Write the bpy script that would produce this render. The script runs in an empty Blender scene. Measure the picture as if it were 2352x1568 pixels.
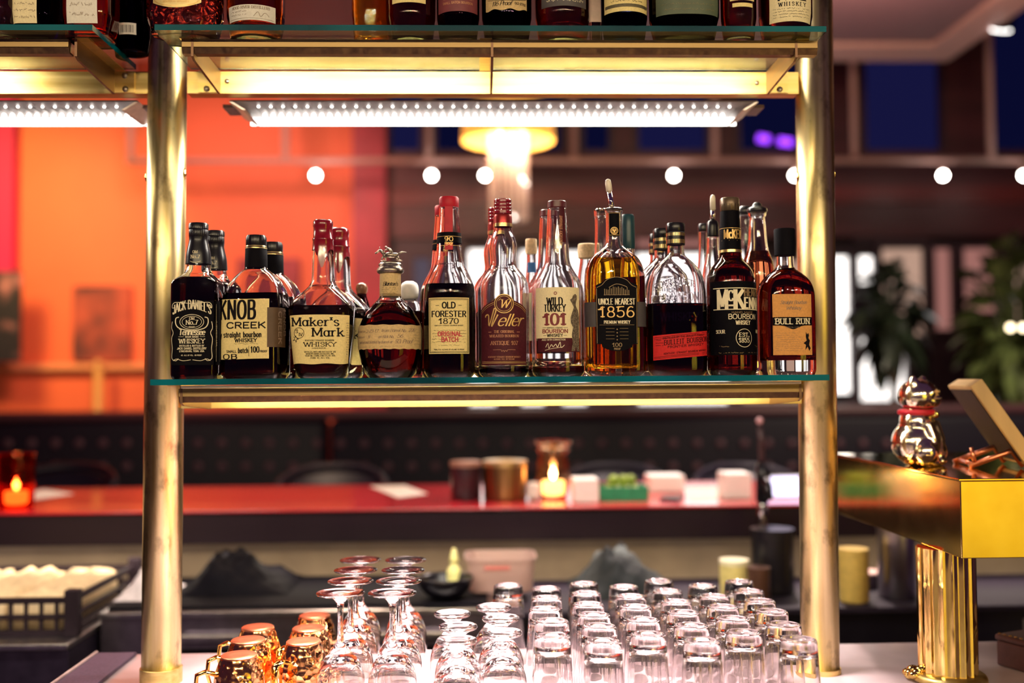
import bpy, bmesh, math, random
from mathutils import Vector, Matrix
random.seed(7)
PI = math.pi
SC = bpy.context.scene
COL = SC.collection

# ------------------------------------------------------------------ camera
FPX = 2400.0                       # focal length in pixels of the 2352 x 1568 frame
CAMP = Vector((0.0, -1.82, 1.46))
PITCH = math.atan(91 / FPX); YAW = math.radians(1.7); ROLL = math.radians(0.42)
_f = Vector((math.sin(YAW) * math.cos(PITCH), math.cos(YAW) * math.cos(PITCH), math.sin(PITCH)))
_r0 = Vector((math.cos(YAW), -math.sin(YAW), 0)); _u0 = _r0.cross(_f)
_r = _r0 * math.cos(ROLL) - _u0 * math.sin(ROLL); _u = _u0 * math.cos(ROLL) + _r0 * math.sin(ROLL)
cam_data = bpy.data.cameras.new('camera'); cam = bpy.data.objects.new('camera', cam_data); COL.objects.link(cam)
m3 = Matrix((_r, _u, -_f)).transposed()
cam.matrix_world = Matrix.Translation(CAMP) @ m3.to_4x4()
cam_data.sensor_width = 36; cam_data.lens = FPX * 36 / 2352
cam_data.clip_start = .05; cam_data.clip_end = 60
cam_data.dof.use_dof = True; cam_data.dof.focus_distance = 1.635; cam_data.dof.aperture_fstop = 1.45
SC.camera = cam

# ------------------------------------------------------------------ world, view, lights
W = bpy.data.worlds.new('bar_ambience'); SC.world = W; W.use_nodes = True
W.node_tree.nodes['Background'].inputs[0].default_value = (.50, .21, .62, 1)
W.node_tree.nodes['Background'].inputs[1].default_value = .085
SC.view_settings.view_transform = 'Standard'; SC.view_settings.look = 'None'
SC.view_settings.exposure = 0.0; SC.view_settings.gamma = 1; SC.view_settings.use_curve_mapping = False
SC.cycles.max_bounces = 20; SC.cycles.transmission_bounces = 20; SC.cycles.glossy_bounces = 6
SC.cycles.diffuse_bounces = 3; SC.cycles.transparent_max_bounces = 12
SC.cycles.sample_clamp_indirect = 40.0; SC.cycles.blur_glossy = 0.6

def lamp(name, kind, loc, power, color, size=.03, target=None, size_y=None, spot=None):
    d = bpy.data.lights.new(name, kind); d.energy = power; d.color = color
    if kind == 'AREA':
        d.size = size
        if size_y: d.shape = 'RECTANGLE'; d.size_y = size_y
    else: d.shadow_soft_size = size
    if spot: d.spot_size = math.radians(spot); d.spot_blend = .6
    o = bpy.data.objects.new(name, d); COL.objects.link(o); o.location = loc
    if target is not None:
        o.rotation_euler = (Vector(target) - Vector(loc)).to_track_quat('-Z', 'Y').to_euler()
    return o
# rows of small warm bulbs on the bar ceiling behind the photographer
for i in range(9):
    lamp('ceiling_bulb', 'POINT', (-2.2 + i * .55, -3.0 - .12 * (i % 2), 2.45), 25, (1, .80, .50), .025)
for i in range(7):
    lamp('ceiling_bulb', 'POINT', (-1.8 + i * .6, -4.4, 2.7), 21, (1, .78, .46), .025)
# spots on the red wall, the bar and the well
lamp('wall_spot', 'SPOT', (-3.1, 3.2, 3.2), 270, (1, .70, .22), .35, (-3.2, 5.2, 2.2), spot=75)
lamp('wall_spot', 'SPOT', (-1.6, 3.0, 3.2), 320, (1, .48, .36), .35, (-1.75, 5.2, 2.0), spot=90)
lamp('bar_pendant', 'SPOT', (-.6, 1.9, 2.7), 85, (1, .72, .5), .05, (-.6, 1.4, 1.1), spot=80)
lamp('bar_pendant', 'SPOT', (1.0, 1.9, 2.7), 260, (1, .8, .72), .05, (1.0, 1.4, 1.1), spot=80)
lamp('well_light', 'AREA', (0, .95, 1.02), 5.0, (1, .84, .66), 3.4, (0, 1.0, 0), .05)

# ------------------------------------------------------------------ pixel helpers (2352 x 1568 frame -> world)
def ray(px, py):
    return (_f * FPX + _r * (px - 1176) - _u * (py - 784)).normalized()
def at(px, py, Y):
    d = ray(px, py); t = (Y - CAMP.y) / d.y
    return CAMP + d * t
def atz(px, py, Z):
    d = ray(px, py); t = (Z - CAMP.z) / d.z
    return CAMP + d * t
def mpp(Y): return (Y - CAMP.y) / FPX          # metres per pixel at depth Y

# ------------------------------------------------------------------ materials
MATS = {}
def nodes_of(name):
    m = bpy.data.materials.new(name); m.use_nodes = True
    return m, m.node_tree, m.node_tree.nodes['Principled BSDF']
def bump(nt, p, scale, strength, kind='NOISE', stretch=None, dist=.002):
    tc = nt.nodes.new('ShaderNodeTexCoord'); mp = nt.nodes.new('ShaderNodeMapping')
    if stretch: mp.inputs['Scale'].default_value = stretch
    t = nt.nodes.new('ShaderNodeTexVoronoi' if kind == 'VORONOI' else 'ShaderNodeTexNoise')
    t.inputs['Scale'].default_value = scale
    b = nt.nodes.new('ShaderNodeBump'); b.inputs['Strength'].default_value = strength; b.inputs['Distance'].default_value = dist
    nt.links.new(tc.outputs['Object'], mp.inputs[0]); nt.links.new(mp.outputs[0], t.inputs['Vector'])
    nt.links.new(t.outputs[0], b.inputs['Height']); nt.links.new(b.outputs[0], p.inputs['Normal'])
def varied(nt, p, c1, c2, scale, stretch=None, detail=4, lo=.35, hi=.7):
    tc = nt.nodes.new('ShaderNodeTexCoord'); mp = nt.nodes.new('ShaderNodeMapping')
    if stretch: mp.inputs['Scale'].default_value = stretch
    t = nt.nodes.new('ShaderNodeTexNoise'); t.inputs['Scale'].default_value = scale; t.inputs['Detail'].default_value = detail
    r = nt.nodes.new('ShaderNodeValToRGB')
    r.color_ramp.elements[0].color = (*c1, 1); r.color_ramp.elements[1].color = (*c2, 1)
    r.color_ramp.elements[0].position = lo; r.color_ramp.elements[1].position = hi
    nt.links.new(tc.outputs['Object'], mp.inputs[0]); nt.links.new(mp.outputs[0], t.inputs['Vector'])
    nt.links.new(t.outputs[0], r.inputs[0]); nt.links.new(r.outputs[0], p.inputs['Base Color'])
    return t, r
def plain(name, c, rough=.5, metal=0., var=.12, scale=60, stretch=None, coat=0., spec=.5, bmp=0., emis=None):
    if name in MATS: return MATS[name]
    m, nt, p = nodes_of(name)
    p.inputs['Roughness'].default_value = rough; p.inputs['Metallic'].default_value = metal
    p.inputs['Specular IOR Level'].default_value = spec
    p.inputs['Coat Weight'].default_value = coat
    varied(nt, p, tuple(x * (1 - var) for x in c), tuple(min(1, x * (1 + var)) for x in c), scale, stretch)
    if bmp: bump(nt, p, scale, bmp)
    if emis:
        p.inputs['Emission Color'].default_value = (*emis[:3], 1); p.inputs['Emission Strength'].default_value = emis[3]
    MATS[name] = m; return m
def glassy(name, c=(1, 1, 1), rough=0., ior=1.5, bmp=None):
    if name in MATS: return MATS[name]
    m = bpy.data.materials.new(name); m.use_nodes = True; nt = m.node_tree
    nt.nodes.remove(nt.nodes['Principled BSDF'])
    g = nt.nodes.new('ShaderNodeBsdfGlass'); g.inputs['Color'].default_value = (*c, 1)
    g.inputs['Roughness'].default_value = rough; g.inputs['IOR'].default_value = ior
    nt.links.new(g.outputs[0], nt.nodes['Material Output'].inputs[0])
    if bmp:
        bump(nt, g, bmp[0], bmp[1], bmp[2] if len(bmp) > 2 else 'NOISE', dist=.003)
    MATS[name] = m; return m
def glow(name, c, s):
    if name in MATS: return MATS[name]
    m = bpy.data.materials.new(name); m.use_nodes = True; nt = m.node_tree
    nt.nodes.remove(nt.nodes['Principled BSDF'])
    e = nt.nodes.new('ShaderNodeEmission'); e.inputs[0].default_value = (*c, 1); e.inputs[1].default_value = s
    nt.links.new(e.outputs[0], nt.nodes['Material Output'].inputs[0])
    MATS[name] = m; return m
def brass_mat(name, c1, c2, rough, stretch=(1, 1, .04), scale=90, spots=False):
    m, nt, p = nodes_of(name); p.inputs['Metallic'].default_value = 1; p.inputs['Roughness'].default_value = rough
    t, r = varied(nt, p, c1, c2, scale, stretch, 6)
    mr = nt.nodes.new('ShaderNodeMapRange'); mr.inputs['To Min'].default_value = rough * .7; mr.inputs['To Max'].default_value = rough * 1.5
    nt.links.new(t.outputs[0], mr.inputs[0]); nt.links.new(mr.outputs[0], p.inputs['Roughness'])
    if spots:                                      # tarnish blotches and scratches
        tc = nt.nodes.new('ShaderNodeTexCoord'); mp = nt.nodes.new('ShaderNodeMapping'); mp.inputs['Scale'].default_value = (1, 1, .55)
        n2 = nt.nodes.new('ShaderNodeTexNoise'); n2.inputs['Scale'].default_value = 26; n2.inputs['Detail'].default_value = 7; n2.inputs['Roughness'].default_value = .62
        r2 = nt.nodes.new('ShaderNodeValToRGB'); r2.color_ramp.elements[0].position = .54; r2.color_ramp.elements[1].position = .70
        r2.color_ramp.elements[0].color = (0, 0, 0, 1); r2.color_ramp.elements[1].color = (.75, .75, .75, 1)
        mx = nt.nodes.new('ShaderNodeMixRGB'); mx.inputs[2].default_value = (.13, .075, .035, 1)
        nt.links.new(tc.outputs['Object'], mp.inputs[0]); nt.links.new(mp.outputs[0], n2.inputs['Vector']); nt.links.new(n2.outputs[0], r2.inputs[0])
        nt.links.new(r2.outputs[0], mx.inputs[0]); nt.links.new(r.outputs[0], mx.inputs[1]); nt.links.new(mx.outputs[0], p.inputs['Base Color'])
    MATS[name] = m; return m

BRASS = brass_mat('brushed_brass_tube', (.66, .50, .20), (.88, .74, .42), .30, spots=True)
BRASS_BAR = brass_mat('brushed_brass_bar', (.62, .45, .14), (.82, .64, .28), .36, (.05, 1, 1))
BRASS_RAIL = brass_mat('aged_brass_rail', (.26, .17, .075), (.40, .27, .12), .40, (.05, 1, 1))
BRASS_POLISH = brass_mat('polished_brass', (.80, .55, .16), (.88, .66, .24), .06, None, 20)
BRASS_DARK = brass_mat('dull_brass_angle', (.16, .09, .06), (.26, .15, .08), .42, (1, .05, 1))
STEEL = plain('steel', (.55, .52, .55), .28, 1., .15, 40, (1, 1, .05))
CHROME = plain('chrome', (.82, .78, .74), .07, 1., .04)
PEWTER = plain('pewter', (.42, .36, .30), .32, 1., .3, 300)
COPPER = None
GLASS = glassy('clear_bottle_glass', (.97, .965, .97))
GLASSWARE = glassy('clear_glassware', (.985, .975, .975), 0, 1.48)
BLACKP = plain('black_plastic', (.006, .005, .009), .3, spec=.5)
BLACKM = plain('black_matt', (.0035, .0028, .006), .75, spec=.1)
WHITEP = plain('white_paper', (.85, .82, .76), .7)

# ------------------------------------------------------------------ object helpers
def link(name, bm, mats, parent=None, smooth=True, angle=None):
    me = bpy.data.meshes.new(name)
    bmesh.ops.recalc_face_normals(bm, faces=bm.faces[:])
    if smooth:
        for f in bm.faces: f.smooth = True
        if angle:
            for e in bm.edges:
                if len(e.link_faces) == 2 and e.calc_face_angle(0) > math.radians(angle): e.smooth = False
    bm.to_mesh(me); bm.free()
    for mm in (mats if isinstance(mats, (list, tuple)) else [mats]): me.materials.append(mm)
    o = bpy.data.objects.new(name, me); COL.objects.link(o)
    if parent is not None: o.parent = parent
    return o
def tag(o, label, cat, group=None):
    o['label'] = label; o['category'] = cat
    if group: o['group'] = group
    return o
def thing(name, label, cat, loc=(0, 0, 0), rz=0., group=None):
    o = bpy.data.objects.new(name, None); o.empty_display_size = .03; COL.objects.link(o)
    o.location = loc; o.rotation_euler = (0, 0, rz)
    return tag(o, label, cat, group)
def structure(name, bm, m, smooth=False):
    o = link(name, bm, m, None, smooth); o['kind'] = 'structure'; return o
KIDS = {}
def kids(o):
    return [c for c in bpy.data.objects if c.parent is o]
def dup(root, loc, rz=0., label=None):
    def cp(o, par):
        c = o.copy(); COL.objects.link(c)
        if par is not None: c.parent = par
        for k in kids(o): cp(k, c)
        return c
    r = cp(root, None); r.location = loc; r.rotation_euler = (0, 0, rz)
    if label: r['label'] = label
    return r

def box(bm, x0, x1, y0, y1, z0, z1, bev=0., M=None, mi=0):
    vs = [bm.verts.new((x, y, z)) for z in (z0, z1) for y in (y0, y1) for x in (x0, x1)]
    idx = [(0, 2, 3, 1), (4, 5, 7, 6), (0, 1, 5, 4), (2, 6, 7, 3), (0, 4, 6, 2), (1, 3, 7, 5)]
    fs = [bm.faces.new([vs[i] for i in q]) for q in idx]
    for f in fs: f.material_index = mi
    if bev:
        es = list({e for f in fs for e in f.edges})
        r = bmesh.ops.bevel(bm, geom=es, offset=bev, segments=2, affect='EDGES', profile=.5)
        vs = list({v for f in r['faces'] for v in f.verts} | {v for v in vs if v.is_valid})
    if M is not None:
        vs = [v for v in vs if v.is_valid]
        bmesh.ops.transform(bm, matrix=M, verts=vs)
    return fs
def bx(*a, **k):
    bm = bmesh.new(); box(bm, *a, **k); return bm
def prism(bm, pts, d0, d1, axis='Y'):
    """polygon pts (a,b) extruded along axis"""
    def v(a, b, d): return {'Y': (a, d, b), 'X': (d, a, b), 'Z': (a, b, d)}[axis]
    A = [bm.verts.new(v(a, b, d0)) for a, b in pts]; B = [bm.verts.new(v(a, b, d1)) for a, b in pts]
    n = len(pts); bm.faces.new(A); bm.faces.new(B[::-1])
    for i in range(n): bm.faces.new((A[i], B[i], B[(i + 1) % n], A[(i + 1) % n]))
def tube(bm, pts, r, seg=16, cap=True):
    pts = [Vector(p) for p in pts]; rings = []
    rr = r if isinstance(r, (list, tuple)) else [r] * len(pts)
    up = Vector((0, 0, 1))
    t0 = (pts[1] - pts[0]).normalized()
    a = t0.cross(up if abs(t0.z) < .95 else Vector((1, 0, 0))).normalized()
    for i, p in enumerate(pts):
        t = (pts[min(i + 1, len(pts) - 1)] - pts[max(i - 1, 0)]).normalized()
        a = (a - t * a.dot(t)).normalized(); b = t.cross(a)
        rings.append([bm.verts.new(p + (a * math.cos(2 * PI * k / seg) + b * math.sin(2 * PI * k / seg)) * rr[i]) for k in range(seg)])
    for i in range(len(rings) - 1):
        for k in range(seg):
            bm.faces.new((rings[i][k], rings[i][(k + 1) % seg], rings[i + 1][(k + 1) % seg], rings[i + 1][k]))
    if cap: bm.faces.new(rings[0][::-1]); bm.faces.new(rings[-1])
def ball(bm, c, r, seg=16, sc=(1, 1, 1), M=None):
    res = bmesh.ops.create_uvsphere(bm, u_segments=seg, v_segments=max(6, seg // 2), radius=r)
    MM = Matrix.Translation(c) @ (M if M is not None else Matrix()) @ Matrix.Diagonal((*sc, 1))
    bmesh.ops.transform(bm, matrix=MM, verts=res['verts'])
def lathe(bm, prof, seg=48, c=(0, 0, 0), close=False, ribs=None):
    """prof (z, r) bottom to top; r=0 makes a pole.  ribs=(count, depth)"""
    rings = []
    for z, r in prof:
        if r < 1e-6: rings.append([bm.verts.new((c[0], c[1], c[2] + z))])
        else:
            L = []
            for k in range(seg):
                a = 2 * PI * k / seg; q = r
                if ribs: q = r - ribs[1] * (.5 + .5 * math.cos(ribs[0] * a))
                L.append(bm.verts.new((c[0] + q * math.cos(a), c[1] + q * math.sin(a), c[2] + z)))
            rings.append(L)
    def join(A, B):
        if len(A) == 1 and len(B) == 1: return
        for k in range(seg):
            k2 = (k + 1) % seg
            if len(A) == 1: bm.faces.new((A[0], B[k2], B[k]))
            elif len(B) == 1: bm.faces.new((A[k], A[k2], B[0]))
            else: bm.faces.new((A[k], A[k2], B[k2], B[k]))
    for i in range(len(rings) - 1): join(rings[i], rings[i + 1])
    if close: join(rings[-1], rings[0])
    return rings
def LT(prof, seg=48, c=(0, 0, 0), close=False, ribs=None):
    bm = bmesh.new(); lathe(bm, prof, seg, c, close, ribs); return bm
def chaikin(P, it=2):
    for _ in range(it):
        Q = [P[0]]
        for a, b in zip(P, P[1:]):
            Q.append(tuple(x * .75 + y * .25 for x, y in zip(a, b))); Q.append(tuple(x * .25 + y * .75 for x, y in zip(a, b)))
        Q.append(P[-1]); P = Q
    return P

# ------------------------------------------------------------------ drawn lettering: strokes on a 10-unit cap height
GLY = {
'A': (8, '0 0,4 10,8 0;1.6 3.4,6.4 3.4'), 'B': (7.4, '1 0,1 10;~1 10,4.6 10,6.3 9,6.3 6.5,4.6 5.3,1 5.3;~1 5.3,5 5.3,6.9 4,6.9 1.4,5 0,1 0'),
'C': (7.6, '~7.2 7.6,6 9.4,4.2 10,2 9.3,.7 7,.5 5,.7 3,2 .7,4.2 0,6 .6,7.2 2.4'), 'D': (8.2, '1 0,1 10;~1 10,4 10,6.3 9,7.5 7,7.7 5,7.5 3,6.3 1,4 0,1 0'),
'E': (7, '1 0,1 10;1 10,6.4 10;1 5.2,5.4 5.2;1 0,6.6 0'), 'F': (6.8, '1 0,1 10;1 10,6.5 10;1 5.2,5.4 5.2'),
'G': (8.2, '~7.2 7.6,6 9.4,4.2 10,2 9.3,.7 7,.5 5,.7 3,2 .7,4.2 0,6 .6,7.2 2;7.2 2,7.2 4.6;7.2 4.6,4.8 4.6'), 'H': (8.2, '1 0,1 10;7.2 0,7.2 10;1 5.2,7.2 5.2'),
'I': (3.4, '1.7 0,1.7 10'), 'J': (6, '~5 10,5 6,5 2.4,4 .4,2.4 0,.8 1,.6 2.4'), 'K': (7.6, '1 0,1 10;7 10,1 4;3 6,7.4 0'), 'L': (6.6, '1 0,1 10;1 0,6.4 0'),
'M': (10, '1 0,1 10;1 10,5 1.5;5 1.5,9 10;9 10,9 0'), 'N': (8.4, '1 0,1 10;1 10,7.4 0;7.4 0,7.4 10'),
'O': (8.4, 'o4.2 10,2 9.3,.8 7.4,.5 5,.8 2.6,2 .7,4.2 0,6.4 .7,7.6 2.6,7.9 5,7.6 7.4,6.4 9.3'), 'P': (7.2, '1 0,1 10;~1 10,4.8 10,6.6 8.8,6.6 6,4.8 4.8,1 4.8'),
'Q': (8.4, 'o4.2 10,2 9.3,.8 7.4,.5 5,.8 2.6,2 .7,4.2 0,6.4 .7,7.6 2.6,7.9 5,7.6 7.4,6.4 9.3;5 2.4,8 -1'), 'R': (7.6, '1 0,1 10;~1 10,4.8 10,6.5 8.9,6.5 6.3,4.8 5.1,1 5.1;3.8 5,7.2 0'),
'S': (7, '~6.2 7.9,5.2 9.6,3.4 10,1.5 9.2,1 7.6,1.8 6,5.2 4.3,6.3 2.6,5.6 .7,3.6 0,1.6 .5,.7 2.2'), 'T': (7.6, '0.2 10,7.4 10;3.8 10,3.8 0'),
'U': (8.2, '~1 10,1 6,1.2 2.6,2.4 .5,4.1 0,5.8 .5,7 2.6,7.2 6,7.2 10'), 'V': (8, '.2 10,4 0;4 0,7.8 10'), 'W': (11, '.2 10,2.9 0;2.9 0,5.5 9;5.5 9,8.1 0;8.1 0,10.8 10'),
'X': (8, '.4 10,7.6 0;7.4 10,.6 0'), 'Y': (7.8, '.2 10,3.9 5;7.6 10,3.9 5;3.9 5,3.9 0'), 'Z': (7.4, '.8 10,6.8 10;6.8 10,.6 0;.6 0,7 0'),
'a': (6.2, 'o2.9 6.8,1.2 5.8,.6 3.4,1.2 1,2.9 0,4.5 1,5 3.4,4.5 5.8;5.1 6.8,5.1 0'), 'b': (6.2, '1 10,1 0;o3.2 6.8,1.6 5.8,1 3.4,1.6 1,3.2 0,4.9 1,5.5 3.4,4.9 5.8'),
'c': (5.6, '~5 5.4,4 6.6,2.9 6.8,1.2 5.8,.6 3.4,1.2 1,2.9 0,4.2 .3,5.2 1.5'), 'd': (6.2, 'o2.9 6.8,1.2 5.8,.6 3.4,1.2 1,2.9 0,4.5 1,5 3.4,4.5 5.8;5.1 10,5.1 0'),
'e': (5.8, '.7 3.6,5.2 3.6;~5.2 3.6,4.8 5.8,3 6.8,1.3 5.9,.6 3.4,1.3 .9,3.2 0,5 1.2'), 'f': (4.2, '~4.2 9.2,3.2 10,2 9,1.8 7,1.8 0;.4 6.8,3.8 6.8'),
'g': (6.2, 'o2.9 6.8,1.2 5.8,.6 3.4,1.2 1,2.9 0,4.5 1,5 3.4,4.5 5.8;~5.1 6.8,5.1 2,5 -1.4,3.4 -3,1 -2.2'), 'h': (6.2, '1 0,1 10;~1 4.4,2 6.2,3.5 6.8,4.9 5.8,5.1 4,5.1 0'),
'i': (2.6, '1.3 0,1.3 6.8;1.3 8.6,1.3 9.6'), 'j': (3, '~1.8 6.8,1.8 0,1.2 -2.4,0 -2.8;1.8 8.6,1.8 9.6'), 'k': (6, '1 0,1 10;5.2 6.8,1 2.6;2.6 4.2,5.6 0'), 'l': (2.6, '1.3 0,1.3 10'),
'm': (9.4, '1 0,1 6.8;~1 4.6,1.9 6.2,3.2 6.8,4.5 6,4.7 4,4.7 0;~4.7 4.6,5.6 6.2,6.9 6.8,8.2 6,8.4 4,8.4 0'), 'n': (6.2, '1 0,1 6.8;~1 4.4,2 6.2,3.5 6.8,4.9 5.8,5.1 4,5.1 0'),
'o': (6.2, 'o3.1 6.8,1.3 5.8,.6 3.4,1.3 1,3.1 0,4.9 1,5.6 3.4,4.9 5.8'), 'p': (6.2, '1 6.8,1 -3;o3.2 6.8,1.6 5.8,1 3.4,1.6 1,3.2 0,4.9 1,5.5 3.4,4.9 5.8'), 'q': (6.2, 'o2.9 6.8,1.2 5.8,.6 3.4,1.2 1,2.9 0,4.5 1,5 3.4,4.5 5.8;5.1 6.8,5.1 -3'),
'r': (4.6, '1 0,1 6.8;~1 4,1.8 5.9,3.2 6.8,4.4 6.4'), 's': (5.2, '~4.6 5.4,3.6 6.6,2.4 6.8,1 5.9,1.2 4.4,4 3,4.7 1.7,3.8 .3,2.4 0,.6 1.2'), 't': (4.2, '~1.8 9,1.8 4,1.9 1,2.8 0,4 .4;.2 6.8,3.8 6.8'),
'u': (6.2, '~1 6.8,1 3,1.3 .8,2.6 0,4.1 .7,5.1 2.4;5.1 6.8,5.1 0'), 'v': (5.8, '.3 6.8,2.9 0;2.9 0,5.5 6.8'), 'w': (8.2, '.2 6.8,2.1 0;2.1 0,4.1 6;4.1 6,6.1 0;6.1 0,8 6.8'), 'x': (5.6, '.4 6.8,5.2 0;5.2 6.8,.4 0'),
'y': (5.8, '.3 6.8,2.9 0;5.5 6.8,1.6 -3'), 'z': (5.2, '.6 6.8,4.6 6.8;4.6 6.8,.4 0;.4 0,4.8 0'),
'0': (7, 'o3.5 10,1.6 9,.8 7,.6 5,.8 3,1.6 1,3.5 0,5.4 1,6.2 3,6.4 5,6.2 7,5.4 9'), '1': (5, '.8 7.8,2.8 10;2.8 10,2.8 0'), '2': (6.8, '~.9 7.4,1.6 9.4,3.4 10,5.4 9,5.6 7,4 4.2,.6 0;.6 0,6.2 0'), '3': (6.6, '~.8 8,2 9.7,3.6 10,5.4 9,5.2 6.4,3 5.3;~3 5.3,5.4 4.6,6 2.6,5 .6,3.2 0,1.4 .5,.5 2'),
'4': (7, '4.8 0,4.8 10;4.8 10,.4 3;.4 3,6.6 3'), '5': (6.8, '5.8 10,1.6 10;1.6 10,1.2 5.4;~1.2 5.4,3.2 6.2,5.2 5.6,6.1 3.2,5.2 .8,3.2 0,1.2 .6,.5 2'), '6': (6.8, '~5.6 9.2,3.8 10,1.8 8.6,.8 5,.8 2.6,1.8 .6,3.4 0,5.2 .7,6.1 3,5.2 5.3,3.5 6,1.7 5.2,.9 3.4'), '7': (6.4, '.5 10,6 10;6 10,2.4 0'),
'8': (6.8, 'o3.4 10,1.7 9.3,1.2 7.6,1.8 6,3.4 5.3,5 6,5.6 7.6,5.1 9.3;o3.4 5.3,1.4 4.4,.7 2.6,1.4 .7,3.4 0,5.4 .7,6.1 2.6,5.4 4.4'), '9': (6.8, '~1.2 .8,3 0,5 1.4,6 5,6 7.4,5 9.4,3.4 10,1.6 9.3,.7 7,1.6 4.7,3.3 4,5.1 4.8,5.9 6.6'),
'.': (2.4, '1.2 0,1.2 1.3'), ',': (2.4, '1.4 1.2,.8 -1.4'), "'": (2.2, '1.1 10,1.1 7.4'), '-': (4.4, '.6 4,3.8 4'), '&': (8.4, '~7.6 4.2,5 .8,3 0,1 1,.8 3,4.4 6.8,4.2 9.2,2.8 10,1.6 8.8,2 7,7.6 0'), ' ': (4, ''), '|': (2, '1 -1,1 11'),
}
def cat_rom(P, closed, n=4):
    Q = []; L = len(P)
    rng = range(L if closed else L - 1)
    for i in rng:
        if closed: p = [P[(i + k - 1) % L] for k in range(4)]
        else: p = [P[max(i - 1, 0)], P[i], P[i + 1], P[min(i + 2, L - 1)]]
        for k in range(n):
            t = k / n
            Q.append(tuple(.5 * (2 * p[1][j] + (p[2][j] - p[0][j]) * t + (2 * p[0][j] - 5 * p[1][j] + 4 * p[2][j] - p[3][j]) * t * t + (3 * p[1][j] - p[0][j] - 3 * p[2][j] + p[3][j]) * t ** 3) for j in (0, 1)))
    Q.append(P[0] if closed else P[-1]); return Q
def strip(bm, P, wf, mp, closed=False):
    """ribbon along 2-D points P; wf(direction)->width; mp(u,v)->Vector"""
    L = len(P); rows = []
    for i, p in enumerate(P):
        if closed and i in (0, L - 1): a, b = P[L - 2], P[1]
        else: a, b = P[max(i - 1, 0)], P[min(i + 1, L - 1)]
        dx, dy = b[0] - a[0], b[1] - a[1]; l = math.hypot(dx, dy) or 1; dx /= l; dy /= l
        w = wf(dx, dy) / 2
        rows.append((bm.verts.new(mp(p[0] - dy * w, p[1] + dx * w)), bm.verts.new(mp(p[0] + dy * w, p[1] - dx * w))))
    for A, B in zip(rows, rows[1:]): bm.faces.new((A[0], A[1], B[1], B[0]))
SERIF = dict(thick=.20, thin=.085, serif=.26, wx=1., slant=0., track=.10)
SLAB = dict(thick=.19, thin=.11, serif=.30, wx=1.1, slant=0., track=.12)
SANS = dict(thick=.18, thin=.16, serif=0, wx=1., slant=0., track=.12)
BOLD = dict(thick=.25, thin=.2, serif=0, wx=1.05, slant=0., track=.14)
COND = dict(thick=.20, thin=.12, serif=0, wx=.66, slant=0., track=.10)
CBOLD = dict(thick=.24, thin=.13, serif=0, wx=.72, slant=0., track=.14)
CSERIF = dict(thick=.20, thin=.09, serif=.2, wx=.72, slant=0., track=.10)
SCRIPT = dict(thick=.16, thin=.08, serif=0, wx=.8, slant=.35, track=-.02)
def text(bm, s, cx, y, h, st, mp, width=None, align='C', arc=None, rot=0., lift=None):
    """s centred on cx with baseline y and cap height h (label metres); width squeezes to fit"""
    k = h / 10.; wx = st['wx']; tr = st['track'] * h
    adv = [GLY.get(c, GLY[' '])[0] * k * wx + tr for c in s]; tot = sum(adv) - tr
    if width: 
        f = width / tot; wx *= f; tr *= f; adv = [a * f for a in adv]; tot = width
    x = {'C': -tot / 2, 'L': 0, 'R': -tot}[align]
    fs = min(1, wx / st['wx']) ** .8 if width else 1
    tk, tn = st['thick'] * h * fs, st['thin'] * h * min(1, fs * 1.15)
    def wf(dx, dy): return tn + (tk - tn) * abs(dy) ** 1.3
    cr, sr = math.cos(rot), math.sin(rot)
    for c, a in zip(s, adv):
        x0 = x
        def q(u, v):
            v2 = v; 
            uu = u + st['slant'] * v
            if arc: v2 = v + arc * (1 - (uu / (tot / 2)) ** 2)
            if lift: v2 = v2 + lift(uu)
            return mp(cx + uu * cr - v2 * sr, y + uu * sr + v2 * cr)
        for stt in GLY.get(c, GLY[' '])[1].split(';'):
            if not stt: continue
            kind = stt[0] if stt[0] in '~o' else ''
            P = [tuple(float(t) for t in p.split()) for p in stt[len(kind):].split(',')]
            P = [(x0 + p[0] * k * wx, p[1] * k) for p in P]
            if kind: strip(bm, cat_rom(P, kind == 'o'), wf, q, kind == 'o')
            else:
                for (ax, ay), (bx_, by) in zip(P, P[1:]):
                    l = math.hypot(bx_ - ax, by - ay) or 1; n = max(1, int(l / .004)); e = tn * .45
                    ex, ey = (bx_ - ax) / l * e, (by - ay) / l * e
                    strip(bm, [(ax - ex + (bx_ - ax + 2 * ex) * i / n, ay - ey + (by - ay + 2 * ey) * i / n) for i in range(n + 1)], wf, q)
            if st['serif'] and not kind == 'o':
                for p, o in ((P[0], P[1]), (P[-1], P[-2])):
                    if abs(p[1] - o[1]) > abs(p[0] - o[0]) * .8 and (p[1] < .01 * h or p[1] > .6 * h):
                        sl = (st['serif'] * h * .5 * fs + tk * .38) * min(1, wx * 1.1); d = tn * .5 * (1 if p[1] < .1 * h else -1)
                        strip(bm, [(p[0] - sl, p[1] + d), (p[0] + sl, p[1] + d)], lambda *_: tn * 1.15, q)
        x += a
def rule(bm, u0, u1, v, w, mp, n=12):
    strip(bm, [(u0 + (u1 - u0) * i / n, v) for i in range(n + 1)], lambda *_: w, mp)
def vrule(bm, u, v0, v1, w, mp, n=6):
    strip(bm, [(u, v0 + (v1 - v0) * i / n) for i in range(n + 1)], lambda *_: w, mp)
def frame(bm, u0, u1, v0, v1, w, mp):
    rule(bm, u0 - w / 2, u1 + w / 2, v0, w, mp); rule(bm, u0 - w / 2, u1 + w / 2, v1, w, mp)
    vrule(bm, u0, v0, v1, w, mp); vrule(bm, u1, v0, v1, w, mp)
def oval(bm, cu, cv, a, b, w, mp, n=32):
    strip(bm, [(cu + a * math.cos(2 * PI * i / n), cv + b * math.sin(2 * PI * i / n)) for i in range(n + 1)], lambda *_: w, mp, True)
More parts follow.
